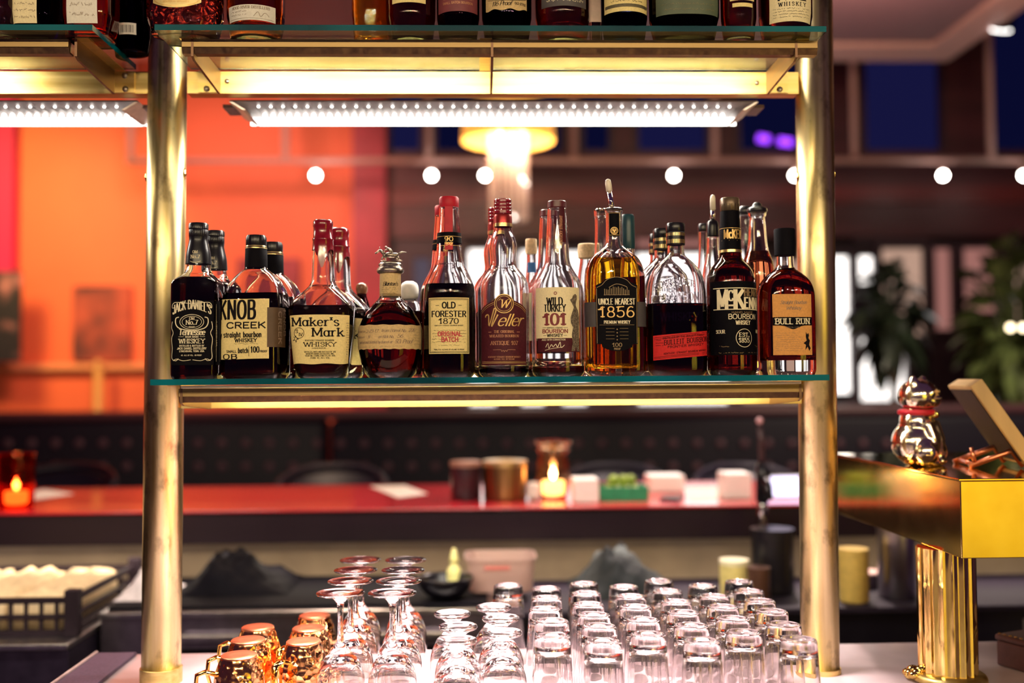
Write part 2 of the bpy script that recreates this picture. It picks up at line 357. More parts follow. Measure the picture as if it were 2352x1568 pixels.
def fill(bm, P, mp):
    """filled blob from centre fan of 2-D outline P"""
    c = (sum(p[0] for p in P) / len(P), sum(p[1] for p in P) / len(P))
    vc = bm.verts.new(mp(*c)); V = [bm.verts.new(mp(*p)) for p in P]
    for i in range(len(V)): bm.faces.new((vc, V[i], V[(i + 1) % len(V)]))
def squig(bm, u0, u1, v, h, w, mp, seed=0):
    """an unreadable handwritten or printed line"""
    rnd = random.Random(seed); n = max(6, int((u1 - u0) / .0009)); seg = []
    for i in range(n + 1):
        u = u0 + (u1 - u0) * i / n
        if rnd.random() < .16:
            if len(seg) > 1: strip(bm, seg, lambda *_: w, mp)
            seg = []
        else: seg.append((u, v + rnd.uniform(0, h)))
    if len(seg) > 1: strip(bm, seg, lambda *_: w, mp)

# ------------------------------------------------------------------ rack: posts, glass shelves, rails, brackets, light fixtures
GT = .0090                                     # plate glass thickness
ZM = at(1126, 865.5, -.209).z                  # top of the middle glass shelf
ZU = at(1126, 58, -.209).z                     # top of the upper glass shelf
ZC = CAMP.z - .512                             # counter top
def glass_shelf_mats():
    top = glassy('plate_glass', (.90, .955, .94), 0, 1.5)
    m, nt, p = nodes_of('plate_glass_edge')
    p.inputs['Roughness'].default_value = .16; p.inputs['Transmission Weight'].default_value = .35
    p.inputs['IOR'].default_value = 1.5
    varied(nt, p, (.0, .06, .085), (.0, .30, .36), 3.5, (1, 1, .2), 2, .38, .72)
    return [top, m]
GS = glass_shelf_mats()
def glass_shelf(x0, x1, y0, y1, ztop, label):
    bm = bmesh.new(); fs = box(bm, x0, x1, y0, y1, ztop - GT, ztop)
    bm.normal_update()
    for f in bm.faces:
        if abs(f.normal.z) < .5: f.material_index = 1
    o = link('glass_shelf', bm, GS, None, False)
    return tag(o, label, 'shelf', 'glass shelves of the brass rack')
XL, XR = at(345, 872, -.209).x, at(1905, 860, -.209).x
glass_shelf(XL, XR, -.209, -.004, ZM, 'middle teal-edged glass shelf carrying the front row of whiskey bottles')
XUL, XUR = at(355, 58, -.209).x, at(1898, 59, -.209).x
glass_shelf(XUL, XUR, -.209, -.004, ZU, 'wide upper teal-edged glass shelf above the white light fixture')
XLL = at(212, 56, -.209).x
glass_shelf(-1.62, XLL, -.209, -.004, at(100, 56, -.209).z, 'shorter glass shelf at upper left running out of the picture')

def post(pxt, pxb, label):
    """brass tube with a screwed collar at the foot; slightly out of plumb as in the photo"""
    Yc = .014; a = at(pxt, -260, Yc); b = at(pxb, 1545, Yc); R = 43.2 * mpp(Yc)
    base = Vector((b.x, Yc, ZC)); top = a
    root = thing('brass_post', label, 'post', base, 0, 'brass posts of the back bar rack')
    d = top - base
    bm = bmesh.new(); tube(bm, [Vector((0, 0, .002)), d], R, 48); link('tube', bm, BRASS, root)
    zz = at(pxb, 1530, Yc).z - ZC
    q = d * (zz / d.z)
    bm = bmesh.new(); tube(bm, [Vector((0, 0, 0)), q * .96, q], [R * 1.07, R * 1.07, R * 1.02], 48); link('foot_collar', bm, BRASS_BAR, root, angle=40)
    for zpx, sx in ((400, 1), (408, -1)):
        z2 = at(pxt, zpx, Yc).z - ZC; c = d * (z2 / d.z)
        bm = bmesh.new(); ball(bm, c + Vector((sx * R * .97, -.004, 0)), .0062, 12, (.6, 1, 1.6)); link('screw_head', bm, BRASS_POLISH, root)
    return root, base, d
postL = post(389.5, 370, 'left brass post standing between the two shelf bays')
postR = post(1866, 1884, 'right brass post beside the teal-edged shelf ends')

def bolt(bm, x, y, z, r=.0042):
    lathe(bm, [(0, 0), (0, r), (.0016, r), (.0032, r * .7), (.0036, 0)], 14)
    vs = bm.verts[-14 * 3 - 2:]
    M = Matrix.Translation((x, y, z)) @ Matrix.Rotation(PI / 2, 4, 'X')
    bmesh.ops.transform(bm, matrix=M, verts=vs)
def back_beam(x0, x1, zglass, label, bolts):
    zt = zglass - GT - .002; zb = zt - .0385
    root = thing('brass_beam', label, 'beam', ((x0 + x1) / 2, 0, zb), 0, 'rear brass beams under the shelves')
    h = (x1 - x0) / 2; H = zt - zb
    bm = bx(-h, h, 0, .004, 0, H); box(bm, -h, h, .004, .030, .0, .004); box(bm, -h, h, .004, .030, H - .004, H)
    link('face_plate', bm, BRASS_BAR, root, False)
    for bxx, bz in bolts:
        bm = bmesh.new(); bolt(bm, bxx - (x0 + x1) / 2, 0, bz * H); link('bolt', bm, PEWTER, root)
    return root
def front_rail(x0, x1, zglass, label, gap=.0012):
    zt = zglass - GT - gap
    root = thing('brass_rail', label, 'rail', ((x0 + x1) / 2, -.17, zt - .022), 0, 'front brass rails under the shelves')
    h = (x1 - x0) / 2
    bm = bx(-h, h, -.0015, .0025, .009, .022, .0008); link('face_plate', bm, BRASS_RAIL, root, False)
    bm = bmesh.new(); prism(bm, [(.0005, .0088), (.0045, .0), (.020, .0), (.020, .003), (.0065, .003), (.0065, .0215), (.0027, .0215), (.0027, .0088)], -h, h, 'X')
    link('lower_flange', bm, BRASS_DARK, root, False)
    if gap > .003: bm = bx(-h + .004, h - .004, -.004, .012, .0222, .022 + gap - .0008, .001); link('cushion_strip', bm, plain('milky_strip', (.8, .7, .55), .35), root, False)
    return root
def bracket(x, zglass, side, label, plate=True):
    """tapered arm from the beam plate out to the front rail, with a top flange carrying the glass"""
    zt = zglass - GT - .0008
    root = thing('shelf_bracket', label, 'bracket', (x, 0, zt - .04), 0, 'tapered brass shelf brackets')
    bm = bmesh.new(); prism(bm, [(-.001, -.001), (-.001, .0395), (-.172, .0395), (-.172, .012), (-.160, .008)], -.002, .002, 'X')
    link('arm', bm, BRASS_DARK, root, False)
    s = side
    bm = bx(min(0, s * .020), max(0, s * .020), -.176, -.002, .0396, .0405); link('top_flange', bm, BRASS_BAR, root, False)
    if not plate: return root
    bm = bx(min(s * .002, s * .036), max(s * .002, s * .036), -.0035, -.0003, .001, .039); link('wall_plate', bm, BRASS_BAR, root, False)
    for k, (u, v) in enumerate(((.020, .031), (.021, .007))):
        bm = bmesh.new(); bolt(bm, s * u, -.0036, v, .0052); link('bolt', bm, PEWTER, root)
    return root
BX0, BX1 = at(430, 190, 0).x, at(1834, 190, 0).x
bl = [(at(522, 190, 0).x, .55), (at(1738, 190, 0).x, .5)]
back_beam(BX0, BX1, ZU, 'glossy brass beam under the rear edge of the upper glass shelf', bl)
back_beam(at(416, 920, 0).x, at(1841, 920, 0).x, ZM, 'brass beam under the rear edge of the middle glass shelf', [(at(452, 932, 0).x, .16), (at(1800, 928, 0).x, .16)])
back_beam(-1.62, at(345, 190, 0).x, at(100, 56, -.209).z, 'bright brass beam above the light fixture left of the left post', [(at(245, 190, 0).x, .35)])
front_rail(at(417, 95, -.17).x, at(1878, 95, -.17).x, ZU, 'brass rail with dark lip under the front of the upper glass shelf')
front_rail(at(410, 905, -.17).x, at(1845, 900, -.17).x, ZM, 'brass rail with dark lip under the front of the middle glass shelf', .0055)
front_rail(-1.62, at(158, 95, -.17).x, at(100, 56, -.209).z, 'brass rail end under the left glass shelf beside the left post')
xb = at(505, 200, 0).x
bracket(at(504, 180, 0).x, ZU, -1, 'brass bracket at left end of the upper glass shelf')
bracket(at(1762, 180, 0).x, ZU, 1, 'brass bracket at right end of the upper glass shelf')
bracket(at(262, 190, 0).x, at(100, 56, -.209).z, 1, 'brass bracket at end of the left glass shelf')
bracket(at(1128, 190, 0).x, ZU, -1, 'thin dark bracket at the middle of the upper glass shelf', False)
bracket(at(482, 905, 0).x, ZM, -1, 'brass bracket by the left post under the middle glass shelf', False)
bracket(at(1770, 905, 0).x, ZM, 1, 'brass bracket by the right post under the middle glass shelf', False)

LEDW = glow('led_chip', (1, .93, .84), 7.)
LEDW2 = glow('led_diffuser', (1, .94, .86), 5.)
FROST = glassy('ribbed_clear_cover', (1, .98, .96), .08)
def light_fixture(x0, x1, zt, label, y0=.034, y1=.150, hide=False):
    """shallow tray under the beam: sloped reflector ends, two rows of diodes and a bright far lip"""
    L = x1 - x0; root = thing('light_fixture', label, 'light', ((x0 + x1) / 2, (y0 + y1) / 2, zt), 0, 'linear lights under the rack')
    h = L / 2; w = (y1 - y0) / 2; white = plain('grey_enamel', (.20, .165, .17), .45)
    bm = bmesh.new(); box(bm, -h, h, -w, w, -.0025, 0); box(bm, -h - .02, -h, -w + .03, w - .03, -.006, 0); box(bm, h, h + .02, -w + .03, w - .03, -.006, 0)
    link('housing', bm, white, root, False)
    bm = bmesh.new(); prism(bm, [(w - .002, -.003), (w + .008, -.003), (w + .008, -.016), (w - .004, -.018)], -h + .012, h - .012, 'X')
    link('diffuser', bm, LEDW2, root, False)
    for s in (-1, 1):
        bm = bmesh.new(); prism(bm, [(s * (h + .002), -.0028), (s * (h - .004), -.0028), (s * (h - .028), -.0175), (s * (h - .022), -.0175)], -w, w + .006, 'Y')
        link('end_reflector', bm, plain('pale_enamel', (.75, .62, .55), .4), root, False)
    n = 58
    for k in range(n):
        x = -h + .045 + (L - .09) * k / (n - 1)
        bm = bmesh.new(); ball(bm, (x, w * .42, -.0070), .0044, 10, (.9, 1, 1.1)); link('diode', bm, LEDW, root)
    n = 40
    for k in range(n):
        x = -h + .045 + (L - .09) * k / (n - 1)
        bm = bmesh.new(); ball(bm, (x, -w * .55, -.0050), .0026, 8, (1, 1, .8)); link('diode', bm, LEDW, root)
    bm = bmesh.new(); n = int(L / .0085)
    prof = [(-h + .02 + (L - .04) * k / n, (.0018 if k % 2 else 0)) for k in range(n + 1)]
    A = [[bm.verts.new((x, y, -.0115 + d)) for x, d in prof] for y in (-w * .2, w * .85)]
    for k in range(n): bm.faces.new((A[0][k], A[0][k + 1], A[1][k + 1], A[1][k]))
    link('ribbed_reflector', bm, plain('dark_ribbed_plastic', (.10, .07, .06), .4), root, False).location.z = .0082
    return root
zfx = ZU - GT - .043
light_fixture(at(545, 250, .09).x, at(1722, 250, .09).x, zfx, 'white linear light with rows of diodes under the upper shelf between the posts')
light_fixture(-1.55, at(338, 250, .09).x, at(100, 56, -.209).z - GT - .043, 'white linear light at upper left beyond the left post')
# the middle shelf carries the same light, tucked up behind its front rail
lo = lamp('shelf_light', 'AREA', ((BX0 + BX1) / 2, -.085, ZM - GT - .030), 23.0, (1, .88, .83), BX1 - BX0 - .26, ((BX0 + BX1) / 2, -.085, 0), .12); lo.data.spread = math.radians(88)
lamp('shelf_light', 'AREA', ((BX0 + BX1) / 2, .09, zfx - .022), 11.0, (1, .90, .78), BX1 - BX0 - .22, ((BX0 + BX1) / 2, .05, 0), .06)
lamp('shelf_light', 'AREA', (-1.15, .09, zfx - .022), 8.0, (1, .90, .78), .7, (-1.15, .05, 0), .06)

# strips clipped behind the front rails wash the rear beams; the next fixture up lights the top row
lamp('rail_strip', 'AREA', ((BX0 + BX1) / 2, -.155, ZU - GT - .016), 3.6, (1, .88, .64), BX1 - BX0 - .10, ((BX0 + BX1) / 2, 0, ZU - .040), .010)
lamp('rail_strip', 'AREA', ((BX0 + BX1) / 2, -.155, ZM - GT - .018), 1.6, (1, .80, .46), BX1 - BX0 - .10, ((BX0 + BX1) / 2, 0, ZM - .045), .010)
lamp('rail_strip', 'AREA', (-1.2, -.155, ZU - GT - .016), 3.2, (1, .90, .70), .7, (-1.2, 0, ZU - .040), .010)
lamp('shelf_light', 'AREA', ((BX0 + BX1) / 2, .09, ZU + .50), 7.0, (1, .86, .66), BX1 - BX0, ((BX0 + BX1) / 2, .02, 0), .06)
# ------------------------------------------------------------------ bottles
_arc = {}
def sec_r(phi, rx, ry, n):
    return ((abs(math.cos(phi)) / rx) ** n + (abs(math.sin(phi)) / ry) ** n) ** (-1 / n)
def arc_tab(rx, ry, n):
    key = (round(rx, 4), round(ry, 4), round(n, 2))
    if key not in _arc:
        P = []
        for i in range(181):
            ph = -PI / 2 + PI * i / 180; r = sec_r(ph, *key); P.append((r * math.cos(ph), r * math.sin(ph)))
        S = [0]
        for a, b in zip(P, P[1:]): S.append(S[-1] + math.hypot(b[0] - a[0], b[1] - a[1]))
        _arc[key] = (P, S)
    return _arc[key]
import bisect
class Bottle:
    def __init__(s, label, ax, Yf, rows, zs, glass=None, t=.0035, tb=.008, level=None, liquid=None, rz=0., group='bottles on the middle glass shelf', ribs=None, it=2, name='whiskey_bottle', tx=None):
        rr0 = max(r[1] * (r[3] if len(r) > 3 else 1) for r in rows) * mpp(Yf + .03)
        s.Y = Yf + rr0; s.Yf = Yf; s.s = mpp(s.Y); s.sf = mpp(Yf); s.ax = ax; s.zs = zs
        s.x = at(ax, 800 if zs == ZM else 60, s.Y).x
        s.rz = math.radians(rz)
        s.root = thing(name, label, 'bottle', (s.x, s.Y, zs), s.rz, group)
        P = []
        for r in rows:
            hw = r[1] * s.s; n = r[2] if len(r) > 2 else 2.; dr = r[3] if len(r) > 3 else 1.
            P.append((max(0, s.z(r[0])), hw, hw * dr, n))
        P[0] = (0, *P[0][1:])
        s.prof = chaikin(P, it); s.t = t; s.tb = tb
        tx = tx or t
        N = 64
        bm = bmesh.new()
        def ring(z, rx, ry, n):
            return [bm.verts.new((sec_r(2 * PI * k / N, rx, ry, n) * math.cos(2 * PI * k / N), sec_r(2 * PI * k / N, rx, ry, n) * math.sin(2 * PI * k / N), z)) for k in range(N)]
        def join(A, B):
            for k in range(N): bm.faces.new((A[k], A[(k + 1) % N], B[(k + 1) % N], B[k]))
        def capf(R, z):
            c = bm.verts.new((0, 0, z))
            for k in range(N): bm.faces.new((c, R[k], R[(k + 1) % N]))
        z0, a, b, n = s.prof[0]
        R0 = ring(.0018, a * .55, b * .55, n); capf(R0, .0026)
        rs = [ring(z0, a * .8, b * .8, n)] + [ring(*p) for p in s.prof]
        join(R0, rs[0])
        for A, B in zip(rs, rs[1:]): join(A, B)
        inner = [(z, max(.004, rx - (tx if rx > .024 else min(tx, .003))), max(.004, ry - (t if ry > .024 else min(t, .003))), n) for z, rx, ry, n in s.prof if z > tb]
        i0 = inner[0]; inner = [(tb, i0[1] * .82, i0[2] * .82, i0[3]), (tb + .0025, i0[1] * .96, i0[2] * .96, i0[3])] + [p for p in inner if p[0] > tb + .004]
        s.inner = inner
        ri = [ring(*p) for p in inner]
        for A, B in zip(ri, ri[1:]): join(A, B)
        join(rs[-1], ri[-1]); capf(ri[0], tb - .0004)
        s.glass = link('glass_body', bm, glass or GLASS, s.root)
        if level is not None:
            zl = s.z(level); e = .0004
            L = [(z, rx + e, ry + e, n) for z, rx, ry, n in inner if z < zl - .001]
            nx = [p for p in inner if p[0] >= zl - .001]
            if nx and L:
                a_, b_ = (L[-1], nx[0]); f = (zl - a_[0]) / max(1e-6, b_[0] - a_[0]); f = min(1, max(0, f))
                L.append((zl, a_[1] + (b_[1] + e - a_[1]) * f, a_[2] + (b_[2] + e - a_[2]) * f, a_[3]))
            L[0] = (L[0][0] - e, *L[0][1:])
            bm = bmesh.new(); rr = [ring(*p) for p in L]
            for A, B in zip(rr, rr[1:]): join(A, B)
            capf(rr[0], L[0][0]); capf(rr[-1], L[-1][0])
            s.liq = link('liquid', bm, liquid, s.root, angle=60)
    def z(s, py): return at(s.ax, py, s.Y).z - s.zs
    def zf(s, py): return at(s.ax, py, s.Yf).z - s.zs
    def sec(s, z):
        P = s.prof
        for a, b in zip(P, P[1:]):
            if a[0] <= z <= b[0]:
                f = (z - a[0]) / max(1e-9, b[0] - a[0]); return tuple(a[i] + (b[i] - a[i]) * f for i in (1, 2, 3))
        return P[-1][1:] if z > P[-1][0] else P[0][1:]
    def pt(s, u, z, off):
        P, S = arc_tab(*s.sec(z)); au = min(abs(u), S[-1] * .999)
        i = max(1, bisect.bisect_left(S, au)); f = (au - S[i - 1]) / (S[i] - S[i - 1])
        a, b = P[i - 1], P[i]; tx_, ty = b[0] - a[0], b[1] - a[1]; l = math.hypot(tx_, ty)
        x = a[0] + tx_ * f + ty / l * off; y = a[1] + ty * f - tx_ / l * off
        return Vector((x if u >= 0 else -x, y, z))
    # labels are described in frame pixels: u from the middle of the face, v = row of the frame
    def mp(s, off): return lambda u, v: s.pt(u, v, off)
    def patch(s, name, u0, u1, py0, py1, mat, off=.0005, top=None, bot=None, parent=None, nu=28, nv=10, tilt=0.):
        bm = bmesh.new(); u0, u1 = u0 * s.sf, u1 * s.sf; z0, z1 = s.zf(py0), s.zf(py1); G = []
        for i in range(nu + 1):
            u = u0 + (u1 - u0) * i / nu; k = i / nu * 2 - 1
            a = z0 + (bot(k) * s.sf if bot else 0) + tilt * u; b = z1 + (top(k) * s.sf if top else 0) + tilt * u
            G.append([bm.verts.new(s.pt(u, a + (b - a) * j / nv, off)) for j in range(nv + 1)])
        for i in range(nu):
            for j in range(nv): bm.faces.new((G[i][j], G[i + 1][j], G[i + 1][j + 1], G[i][j + 1]))
        o = link(name, bm, mat, parent or s.root); return o
    def ink(s, off=.0009): 
        s.bm = bmesh.new(); s.m = s.mp(off); s.tilt = 0.; return s
    def T(s, txt, u, py, h, st, width=None, arc=None, rot=0., lift=None):
        tl = s.tilt; mm = s.m
        m = (lambda a, b: mm(a, b + tl * a)) if tl else mm
        text(s.bm, txt, u * s.sf, s.zf(py), h * s.sf, st, m, width * s.sf if width else None, arc=arc * s.sf if arc else None, rot=rot, lift=lift)
        return s
    def R(s, u0, u1, py, w=1.): rule(s.bm, u0 * s.sf, u1 * s.sf, s.zf(py), w * s.sf, s.m); return s
    def F(s, u0, u1, p0, p1, w=1.): frame(s.bm, u0 * s.sf, u1 * s.sf, s.zf(p0), s.zf(p1), w * s.sf, s.m); return s
    def O(s, u, py, a, b, w=1.): oval(s.bm, u * s.sf, s.zf(py), a * s.sf, b * s.sf, w * s.sf, s.m); return s
    def Q(s, u0, u1, py, h=3, w=.7, seed=0):
        squig(s.bm, u0 * s.sf, u1 * s.sf, s.zf(py), h * s.sf, w * s.sf, s.m, seed + int(py)); return s
    def B(s, pts): fill(s.bm, [(u * s.sf, s.zf(v)) for u, v in pts], s.m); return s
    def L(s, pts, w=1., closed=False):
        P = cat_rom([(u * s.sf, s.zf(v)) for u, v in pts], closed); strip(s.bm, P, lambda *_: w * s.sf, s.m, closed); return s
    def done(s, mat, parent, name='lettering'): return link(name, s.bm, mat, parent, False)
    def cap(s, name, rows, mat, ribs=None, parent=None, it=0, angle=35):
        """closed turned piece: rows (py, hw) bottom to top"""
        pr = [(s.z(a), b * s.s) for a, b in rows]
        if it: pr = chaikin(pr, it)
        pr = [(pr[0][0], 0)] + pr + [(pr[-1][0], 0)]
        return link(name, LT(pr, 72 if ribs else 40, ribs=ribs), mat, parent or s.root, angle=angle)
    def sleeve(s, name, rows, mat, parent=None, ribs=None, it=1):
        """open turned skin around the neck (foil, wax, paper)"""
        pr = chaikin([(s.z(a), b * s.s) for a, b in rows], it)
        return link(name, LT(pr, 72 if ribs else 40, ribs=ribs), mat, parent or s.root, angle=50)

def whisky(name, c): return glassy(name, c, 0, 1.36)
LQ_DARK = whisky('dark_bourbon', (.20, .055, .035)); LQ_AMBER = whisky('amber_whiskey', (.62, .24, .06))
LQ_RED = whisky('red_bourbon', (.27, .05, .035)); LQ_GOLD = whisky('golden_whiskey', (.95, .66, .10)); LQ_ROSE = whisky('rosy_whiskey', (.80, .42, .26))
P_CREAM = plain('cream_label_paper', (.86, .70, .30), .65, var=.07, scale=400); P_CREAM2 = plain('pale_label_paper', (.88, .76, .46), .65, var=.06, scale=400)
P_TAN = plain('tan_label_paper', (.66, .47, .22), .7, var=.10, scale=300); P_ORANGE = plain('orange_label_paper', (.70, .33, .085), .7, var=.08, scale=300)
P_BLACK = plain('black_label_paper', (.0035, .003, .0055), .6, var=.2, scale=300, spec=.06); P_BURG = plain('burgundy_label_paper', (.075, .010, .018), .55, var=.15, scale=300, spec=.2)
P_RED = plain('red_label_paper', (.62, .022, .022), .6, var=.08, scale=300, spec=.2); P_BROWN = plain('brown_label_paper', (.10, .055, .025), .6)
P_WHITE = plain('white_label_paper', (.82, .78, .70), .65, var=.05, scale=300); P_GREEN = plain('green_label_paper', (.10, .13, .08), .6)
I_BLACK = plain('black_ink', (.008, .006, .008), .6, spec=.1); I_CREAM = plain('cream_ink', (.85, .76, .52), .5); I_GOLD = plain('gold_ink', (.72, .46, .16), .35, .4)
I_RED = plain('dark_red_ink', (.22, .025, .03), .6); I_BRED = plain('stamp_red_ink', (.50, .03, .05), .6); I_GREY = plain('grey_brown_ink', (.28, .20, .14), .7); I_DIM = plain('dim_gold_ink', (.30, .20, .10), .45, .3); I_ROSE = plain('copper_ink', (.50, .22, .12), .4, .3)
WAX = plain('red_wax', (.24, .006, .018), .2, var=.2, scale=120, coat=.6); MAROON = plain('maroon_cap', (.10, .012, .018), .35, var=.2); REDCAP = plain('red_cap', (.50, .012, .03), .5, spec=.3)
CORKM = plain('cork', (.62, .44, .26), .8, var=.2, scale=250); GOLDFOIL = plain('gold_foil', (.78, .58, .26), .28, .9, .15, 200)

YF = -.196                                     # front faces of the front row
G1 = 'whiskey bottles in the front row of the middle shelf'; G2 = 'bottles standing behind the front row'
def second(B, px, lab, dy=.083):
    """a copy of the same bottle one row further back"""
    Y = B.Y + dy
    r = dup(B.root, (at(px, 700, Y).x, Y, ZM), B.rz, lab); r['group'] = G2
    return r
# 1 -- square black-label bottle
b = Bottle('square bottle with black label and black cap, leftmost in the front row', 455, YF,
    [(868, 48, 6), (864, 51, 7), (856, 51.5, 8), (664, 51.5, 8), (652, 51, 8), (645, 48, 6), (636, 38, 3.5), (628, 31, 2.4), (618, 27, 2), (600, 26, 2), (575, 24, 2), (550, 20, 2), (520, 19, 2)], ZM, level=640, liquid=whisky('very_dark_whiskey', (.16, .05, .045)), group=G1)
b.cap('cap', [(545, 20.5), (543, 21.5), (530, 21.5), (528, 20.5), (526, 22), (516, 22), (513, 20)], BLACKP, ribs=(36, .0004))
o = b.sleeve('neck_foil', [(607, 28.8), (596, 28.2), (580, 27), (562, 22.6), (552, 20.6), (545, 21.4)], BLACKP)
b.ink(); b.m = lambda u, v: Vector((28.9 * b.s * math.sin(u / (28.9 * b.s)), -29.2 * b.s * math.cos(u / (28.9 * b.s)), v))
b.T('Old', 0, 578, 6, SERIF).T('No.7', 0, 590, 8, SERIF).L([(-13, 596), (-5, 599), (5, 599), (13, 596)], 1); b.done(I_CREAM, o)
fr = b.patch('front_label', -49, 49, 838, 690, P_BLACK)
b.ink()
b.T("JACK DANIEL'S", 0, 722, 20, CSERIF, 86, arc=13)
for k in (0, 1): b.O(0, 739, 27 - k * 5, 17 - k * 4, 1.3 - .4 * k)
b.L([(-29, 728), (-36, 731), (-36, 744), (-27, 754), (0, 759), (27, 754), (36, 744), (36, 731), (29, 728)], 2.2)
b.T('Old', 0, 734, 6, SERIF).T('No.7', 0, 745, 10, SERIF, 27).T('BRAND', 0, 752, 3, SANS)
b.T('Tennessee', 0, 769, 13, dict(SCRIPT, slant=.1, thick=.2), 60).T('SOUR MASH', 0, 775, 3.5, BOLD, 30)
b.R(-30, -18, 773, .8).R(18, 30, 773, .8)
b.T('WHISKEY', 0, 788, 10, SLAB, 58)
b.T('DISTILLED & BOTTLED BY', 0, 795.5, 3.6, BOLD, 56).T('JACK DANIEL DISTILLERY', 0, 802, 4.2, BOLD, 66).T('LYNCHBURG, TENN. USA', 0, 808, 3.6, BOLD, 56).T('40% ALC. BY VOL. (80 PROOF)', 0, 817, 2.8, SANS, 48)
for sg in (-1, 1):
    b.L([(sg * 2, 697), (sg * 34, 694), (sg * 43, 698), (sg * 44, 707), (sg * 38, 705)], 1.3)
    b.L([(sg * 44, 738), (sg * 46, 752), (sg * 42, 764), (sg * 46, 778), (sg * 44, 800), (sg * 45, 822), (sg * 36, 828), (sg * 30, 823)], 1.3)
    b.L([(sg * 2, 826), (sg * 20, 828), (sg * 34, 824), (sg * 42, 828)], 1.2)
b.done(I_CREAM, fr)
sd = b.patch('side_label', 53, 88, 838, 690, P_BLACK)
b.ink(); b.T('WHISKEY', 60, 765, 5, SERIF, 60, rot=PI / 2); vrule(b.bm, 56 * b.sf, b.zf(830), b.zf(698), 1.1 * b.sf, b.m, 12); vrule(b.bm, 84 * b.sf, b.zf(830), b.zf(698), 1. * b.sf, b.m, 12); b.done(I_CREAM, sd)
second(b, 494, 'black-capped square bottle directly behind the leftmost bottle')

# 2 -- flat bottle with newspaper-like cream label
b = Bottle('broad flat bottle with cream newsprint label beside the square black-label bottle', 588, YF,
    [(867, 62, 5, .8), (860, 69, 5, .8), (850, 70, 5, .8), (700, 70, 5, .8), (672, 67, 4, .78), (650, 58, 3, .76), (632, 44, 2.4, .8), (622, 31, 2, .95), (616, 24, 2), (560, 22, 2), (548, 20, 2)], ZM, level=676, liquid=LQ_DARK, rz=-9, group=G1)
b.cap('stopper', [(566, 22), (563, 23.5), (547, 23.5), (541, 21)], BLACKP, ribs=(48, .0006))
b.sleeve('black_wax', [(617, 25.5), (600, 25.2), (568, 24.4), (566, 22)], BLACKM, it=0)
fr = b.patch('front_label', -66, 52, 824, 686, P_CREAM, bot=lambda k: .8 * math.sin(k * 90))
b.ink()
b.T('KNOB', -24, 731, 41, dict(CBOLD, thick=.19, thin=.12), 88).T('CREEK', -2, 753, 13, dict(BOLD, wx=1.4), 92).T('y straight bourbon', -16, 774, 12, COND, 102).T('WHISKEY', -2, 785, 8, BOLD, 52)
b.T('SMALL', -36, 809, 5, BOLD, 24).T('batch', -8, 810, 11, COND, 24).T('100', 20, 809, 13, COND, 20).T('PROOF', 40, 809, 4.4, BOLD, 17)
vrule(b.bm, 5.5 * b.sf, b.zf(818), b.zf(794), .9 * b.sf, b.m)
b.T('OB', -40, 824, 11, dict(CBOLD, thick=.3), 34).Q(-30, 30, 790, 2, .5); b.done(I_BLACK, fr)
sd = b.patch('side_label', 48, 110, 797, 706, P_BROWN, off=.0010)
b.ink(.0014); b.T('CREEK', 74, 752, 12, dict(BOLD, wx=1.), 74, rot=-PI / 2); b.T('KNOB', 97, 740, 14, COND, 60, rot=-PI / 2); b.done(I_GREY, sd)
nk = b.sleeve('neck_band', [(572, 24.8), (571, 24.8), (565, 23.2)], GOLDFOIL, it=0)
second(b, 627, 'black-waxed flat bottle behind the cream newsprint bottle', .083)

# 3 -- squat long-necked bottle dipped in red wax
b = Bottle('long-necked bottle dipped in dripping red wax with a torn-edged cream label', 742, YF,
    [(867, 50, 3.4, .86), (862, 57, 3.6, .86), (850, 60, 3.8, .86), (835, 63, 4, .86), (722, 75, 4, .86), (704, 74, 3.6, .86), (688, 64, 3, .86), (672, 48, 2.4, .9), (662, 36, 2, 1), (652, 29, 2), (640, 26.5, 2), (600, 25.5, 2), (560, 22.5, 2), (540, 21, 2), (520, 20, 2)], ZM, level=705, liquid=LQ_DARK, group=G1, t=.004)
bm = bmesh.new(); N = 60; G = []
zt = b.z(506); 
for k in range(N):
    a = 2 * PI * k / N
    dr = 575 + 9 * max(0, math.sin(3 * a + .6)) ** 2 + 38 * max(0, math.cos(a + PI / 2 - .1)) ** 14 + 16 * max(0, math.cos(a - .4)) ** 10
    col = []
    for py, hw in ((506, 20.5), (510, 22.8), (520, 23), (523, 21.8), (547, 22.6), (549, 24.4), (552, 24.2), (554, 23.2), (570, 24.6), (None, 26.2)):
        q = py or dr; h = hw if py else 25.2 + (dr - 575) * .03
        col.append(bm.verts.new((h * b.s * math.cos(a), h * b.s * math.sin(a), b.z(q))))
    G.append(col)
for k in range(N):
    for j in range(9): bm.faces.new((G[k][j], G[(k + 1) % N][j], G[(k + 1) % N][j + 1], G[k][j + 1]))
bm.faces.new([G[k][0] for k in range(N)])
link('wax_cap', bm, WAX, b.root)
fr = b.patch('front_label', -72, 72, 835, 722, P_CREAM, bot=lambda k: 1.0 * math.sin(k * 95), top=lambda k: -1.5 * k * k)
b.ink()
b.T("Maker's", -9, 748, 19, SERIF, 110).T('Mark', 20, 772, 19, SERIF, 72).O(-46, 764, 12, 12, 1.2).T('S', -51, 764, 8, SERIF).T('IV', -42, 771, 7, SERIF)
b.L([(-60, 772), (-57, 777), (-62, 781), (-56, 780), (-53, 785), (-52, 779), (-47, 778), (-52, 775), (-54, 770), (-56, 775)], 1.2)
b.T('KENTUCKY STRAIGHT BOURBON', 1, 783, 3.4, SERIF, 66).T('WHISKY', 2, 795, 9.5, dict(SLAB, wx=1.3), 74).T('HANDMADE', 0, 800.5, 3, SERIF, 32)
